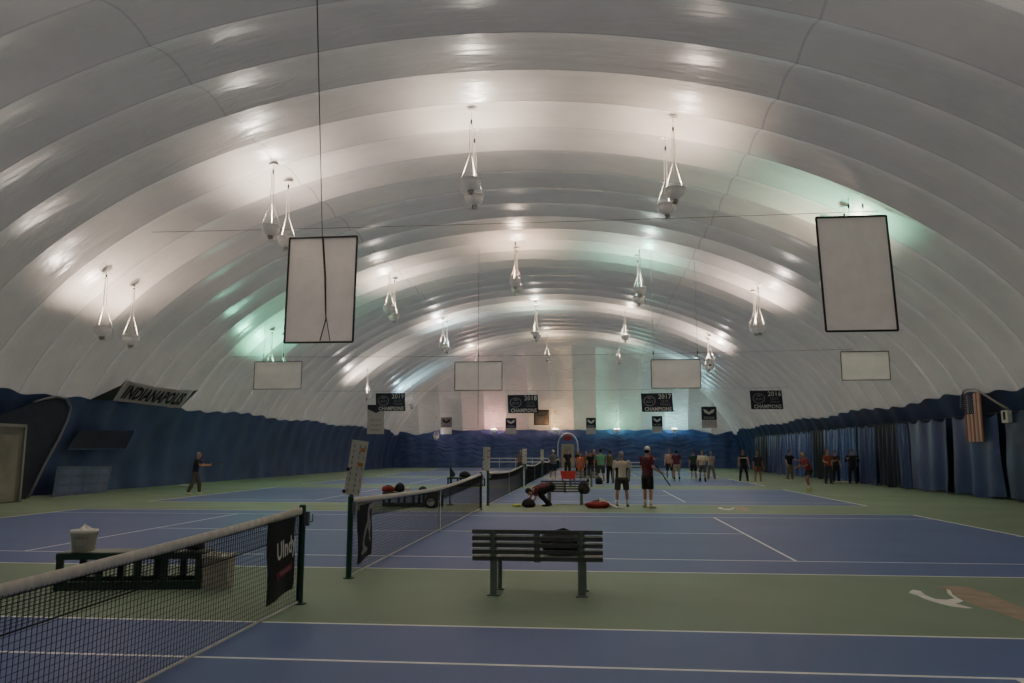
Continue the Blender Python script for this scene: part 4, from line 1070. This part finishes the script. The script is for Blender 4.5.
person(4.2, 16.95, R(12), 1.68, 'man in white shirt with dark side panels and grey shorts, back to camera', white_c, charcoal, 'shorts', 'grey', shoes=cloth('shoe_grey', (120, 120, 116)), legs=((2, 5, 3), (-2, 5, 3)), arms=((2, 9, 12, 3), (4, 9, 14, 3)), socks=towel_white, voxel=.010, width=1.22, side_panel=black)
person(2.0, 17.0, R(102), 1.74, 'person in maroon shirt crouching with head down in front of the second bench', maroon, black, 'trousers', 'dark', shoes=black, legs=((62, 8, 98), (48, 10, 96)), arms=((10, 6, 25, 5), (24, 8, 15, 5)), lean=104, voxel=.012, headtilt=10, width=1.35)
bag('sports_bag', (1.36, 16.40, 0), (0.2, 0.11, 0.14), bag_black, 'black bag on the floor beneath the crouching person', 61, R(20))
mb = MB(); blob(mb, (0, 0, 0), (.17, .12, .05), 77, .3); tag(mb.build('yellow_shoes_pile', shoe_yellow, smooth=True, loc=(0.96, 16.75, 0)), 'pale yellow cloth heap on the floor under the crouching person', 'cloth')
person(3.78, 34.5, R(8), 1.84, 'man in mint green shirt and dark shorts, back to camera', green_c, charcoal, 'shorts', 'dark', arms=((30, 18, 70, 25), (30, 18, 70, 25)), width=1.12)
person(4.30, 35.5, R(20), 1.76, 'person in olive top and black trousers right of the man in green', olive, black, 'trousers', 'dark', shoes=shoe_dark)
_, hL, dL = person(-12.57, 22.63, R(-75), 1.70, 'player in dark shirt and grey trousers swinging a racket by the left wall', navy, cloth('grey_green', (84, 84, 76)), 'trousers', 'grey', legs=((22, 4, 20), (-8, 4, 15)), arms=((45, 15, 45, 20), (40, 10, 50, 20)), lean=8)
person(12.75, 27.96, R(108), 1.76, 'player in maroon shirt leaning forward in yellow shoes by the right baseline', crimson, black, 'short', 'fair', shoes=shoe_yellow, skin=skin_d, legs=((28, 4, 40), (6, 5, 30)), arms=((20, 12, 60, 10), (10, 14, 60, 10)), lean=24, socks=white_c, width=1.2)
person(8.02, 41.0, R(170), 1.84, 'man in dusty pink shirt and black shorts, left of a standing pair', pinkish, black, 'shorts', 'grey', legs=((2, 5, 3), (-2, 5, 3)), arms=((5, 10, 20, 0), (5, 10, 20, 0)), width=1.1)
person(8.25, 39.3, R(10), 1.78, 'man in maroon shirt and khaki shorts, right of a standing pair', maroon, khaki, 'shorts', 'dark', width=1.1, socks=shoe_dark)
person(9.47, 41.2, R(160), 1.74, 'person in dark green shirt and black shorts left of two in white', dgreen, black, 'shorts', 'dark')
person(9.55, 37.97, R(176), 1.76, 'man in white shirt with folded arms and grey trousers facing the camera', white_c, cloth('mid_grey', (96, 92, 92)), 'shorts', 'brown', arms=((25, 12, 75, 55), (25, 12, 75, 55)), socks=shoe_dark, shoes=shoe_dark, width=1.05)
person(10.42, 40.6, R(20), 1.70, 'man in white shirt and grey trousers standing at the right of the folded arms man', cloth('off_white', (190, 176, 158)), cloth('light_grey', (120, 118, 116)), 'trousers', 'grey', legs=((10, 5, 10), (-6, 5, 10)), arms=((20, 15, 40, 10), (10, 15, 40, 10)), width=1.15)
person(11.6, 36.76, R(180), 1.80, 'person in black vest with white chest stripe and black tights facing the camera', black, black, 'tights', 'brown', sleeves='none', legs=((1, 10, 2), (1, 10, 2)), arms=((4, 14, 10, 0), (4, 14, 10, 0)), chest_band=(white_ink, 1))
person(12.1, 35.46, R(185), 1.70, 'person in dark top and rust shorts right of the striped vest person', navy, cloth('rust', (130, 84, 66)), 'short', 'dark', skin=skin_d, female=True)
person(14.9, 40.2, R(200), 1.76, 'person in dark shirt with pale trousers in front of the bright tarp', navy, cloth('beige_trousers', (120, 112, 94)), 'trousers', 'dark', arms=((40, 20, 40, 0), (10, 14, 30, 0)))
person(15.85, 35.9, R(196), 1.78, 'person with orange hair and rust shirt and dark trousers by the tarps', cloth('rust_shirt', (150, 78, 62)), cloth('slate', (60, 60, 74)), 'trousers', 'red', arms=((20, 20, 80, 10), (10, 20, 70, 10)), shoes=shoe_dark, female=True)
person(17.05, 38.6, R(190), 1.72, 'person in dark brown top standing against the tarps left of the one in black', cloth('dark_brown', (58, 50, 44)), black, 'trousers', 'brown', shoes=shoe_dark)
person(17.0, 35.6, R(165), 1.78, 'person all in black with arms raised to the chest by the tarps', black, black, 'trousers', 'dark', shoes=shoe_dark, sleeves='long', arms=((20, 22, 95, 30), (20, 22, 95, 30)), width=1.15)
person(0.98, 40.2, R(200), 1.80, 'man in white cap, grey shirt and dark shorts beyond the third net', grey_c, navy, 'shorts', 'dark', cap=towel_white, arms=((25, 20, 50, 10), (25, 20, 50, 10)), width=1.15)
person(1.68, 46.5, R(185), 1.84, 'man in navy shirt and dark trousers in front of the pale end door', navy, black, 'trousers', 'dark', arms=((5, 12, 20, 0), (5, 12, 60, 20)), width=1.05)
person(2.4, 47.2, R(150), 1.80, 'fair haired person in black behind the man in navy', black, black, 'trousers', 'fair')
person(2.62, 40.6, R(200), 1.62, 'person in coral vest and coral skirt in the crowd', orange_c, orange_c, 'short', 'brown', sleeves='none', female=True)
person(3.0, 43.6, R(170), 1.74, 'person in brown orange shirt at the middle of the crowd', brown_c, black, 'trousers', 'dark', arms=((50, 10, 40, 10), (10, 12, 30, 0)))
person(3.5, 45.8, R(190), 1.84, 'grey haired man in dark red shirt at the right of the crowd', red_c, black, 'trousers', 'grey', width=1.1)
person(3.25, 41.4, R(180), 1.68, 'person in black top and dark trousers between the crowd and the man in green', black, charcoal, 'trousers', 'dark')
person(6.95, 42.8, R(200), 1.74, 'person in dark red top partly behind the man in maroon with white cap', red_c, navy, 'trousers', 'brown', arms=((40, 12, 60, 0), (30, 12, 60, 0)))
person(-1.6, 47.0, R(180), 1.80, 'person in dusty shirt beyond the third net, left of the crowd', cloth('dusty', (132, 110, 116)), charcoal, 'shorts', 'grey')

# rackets
racket_m = mat('racket_frame', (30, 32, 36), .35); string_m = mat('racket_string', (170, 170, 165), .6); grip_m = mat('racket_grip', (40, 40, 42), .8)
def racket(loc, direction, label):
    d = Vector(direction).normalized(); 
    t = empty('tennis_racket', loc, label, 'racket'); t.rotation_mode = 'QUATERNION'; t.rotation_quaternion = d.to_track_quat('Z', 'Y')
    mb = MB(); mb.tube([(0, 0, -.10), (0, 0, .12)], .016, 8); mb.build('grip', grip_m, t)
    pts = [(.125*math.sin(a), 0, .445 - .165*math.cos(a)) for a in [2*PI*i/28 for i in range(29)]]
    mb = MB(); mb.tube(pts, .012, 6); mb.tube([(0, 0, .12), (-.01, 0, .18), (-.055, 0, .31)], .010, 6); mb.tube([(0, 0, .12), (.01, 0, .18), (.055, 0, .31)], .010, 6); mb.build('frame', racket_m, t)
    mb = MB()
    for i in range(-5, 6):
        u = i/6.0; w = math.sqrt(1-u*u)
        mb.tube([(.125*u, 0, .445-.165*w), (.125*u, 0, .445+.165*w)], .0015, 3); mb.tube([(-.125*w, 0, .445+.165*u), (.125*w, 0, .445+.165*u)], .0015, 3)
    mb.build('strings', string_m, t)
racket(hL[0] + Vector(dL[0])*.01, (0.9, -.25, .15), 'tennis racket held out by the player at the left wall')
racket((5.30, 16.62, 1.16), (.52, .02, -.75), 'dark tennis racket hanging from the hand of the man in the white cap')

# ------------------------------------------------------------------ world and colour
w = bpy.data.worlds.new('world'); S.world = w; w.use_nodes = True
w.node_tree.nodes['Background'].inputs[0].default_value = (.5, .5, .52, 1); w.node_tree.nodes['Background'].inputs[1].default_value = 0.0
S.view_settings.view_transform = 'AgX'
S.view_settings.exposure = 1.1
S.cycles.max_bounces = 10; S.cycles.diffuse_bounces = 6; S.cycles.glossy_bounces = 4
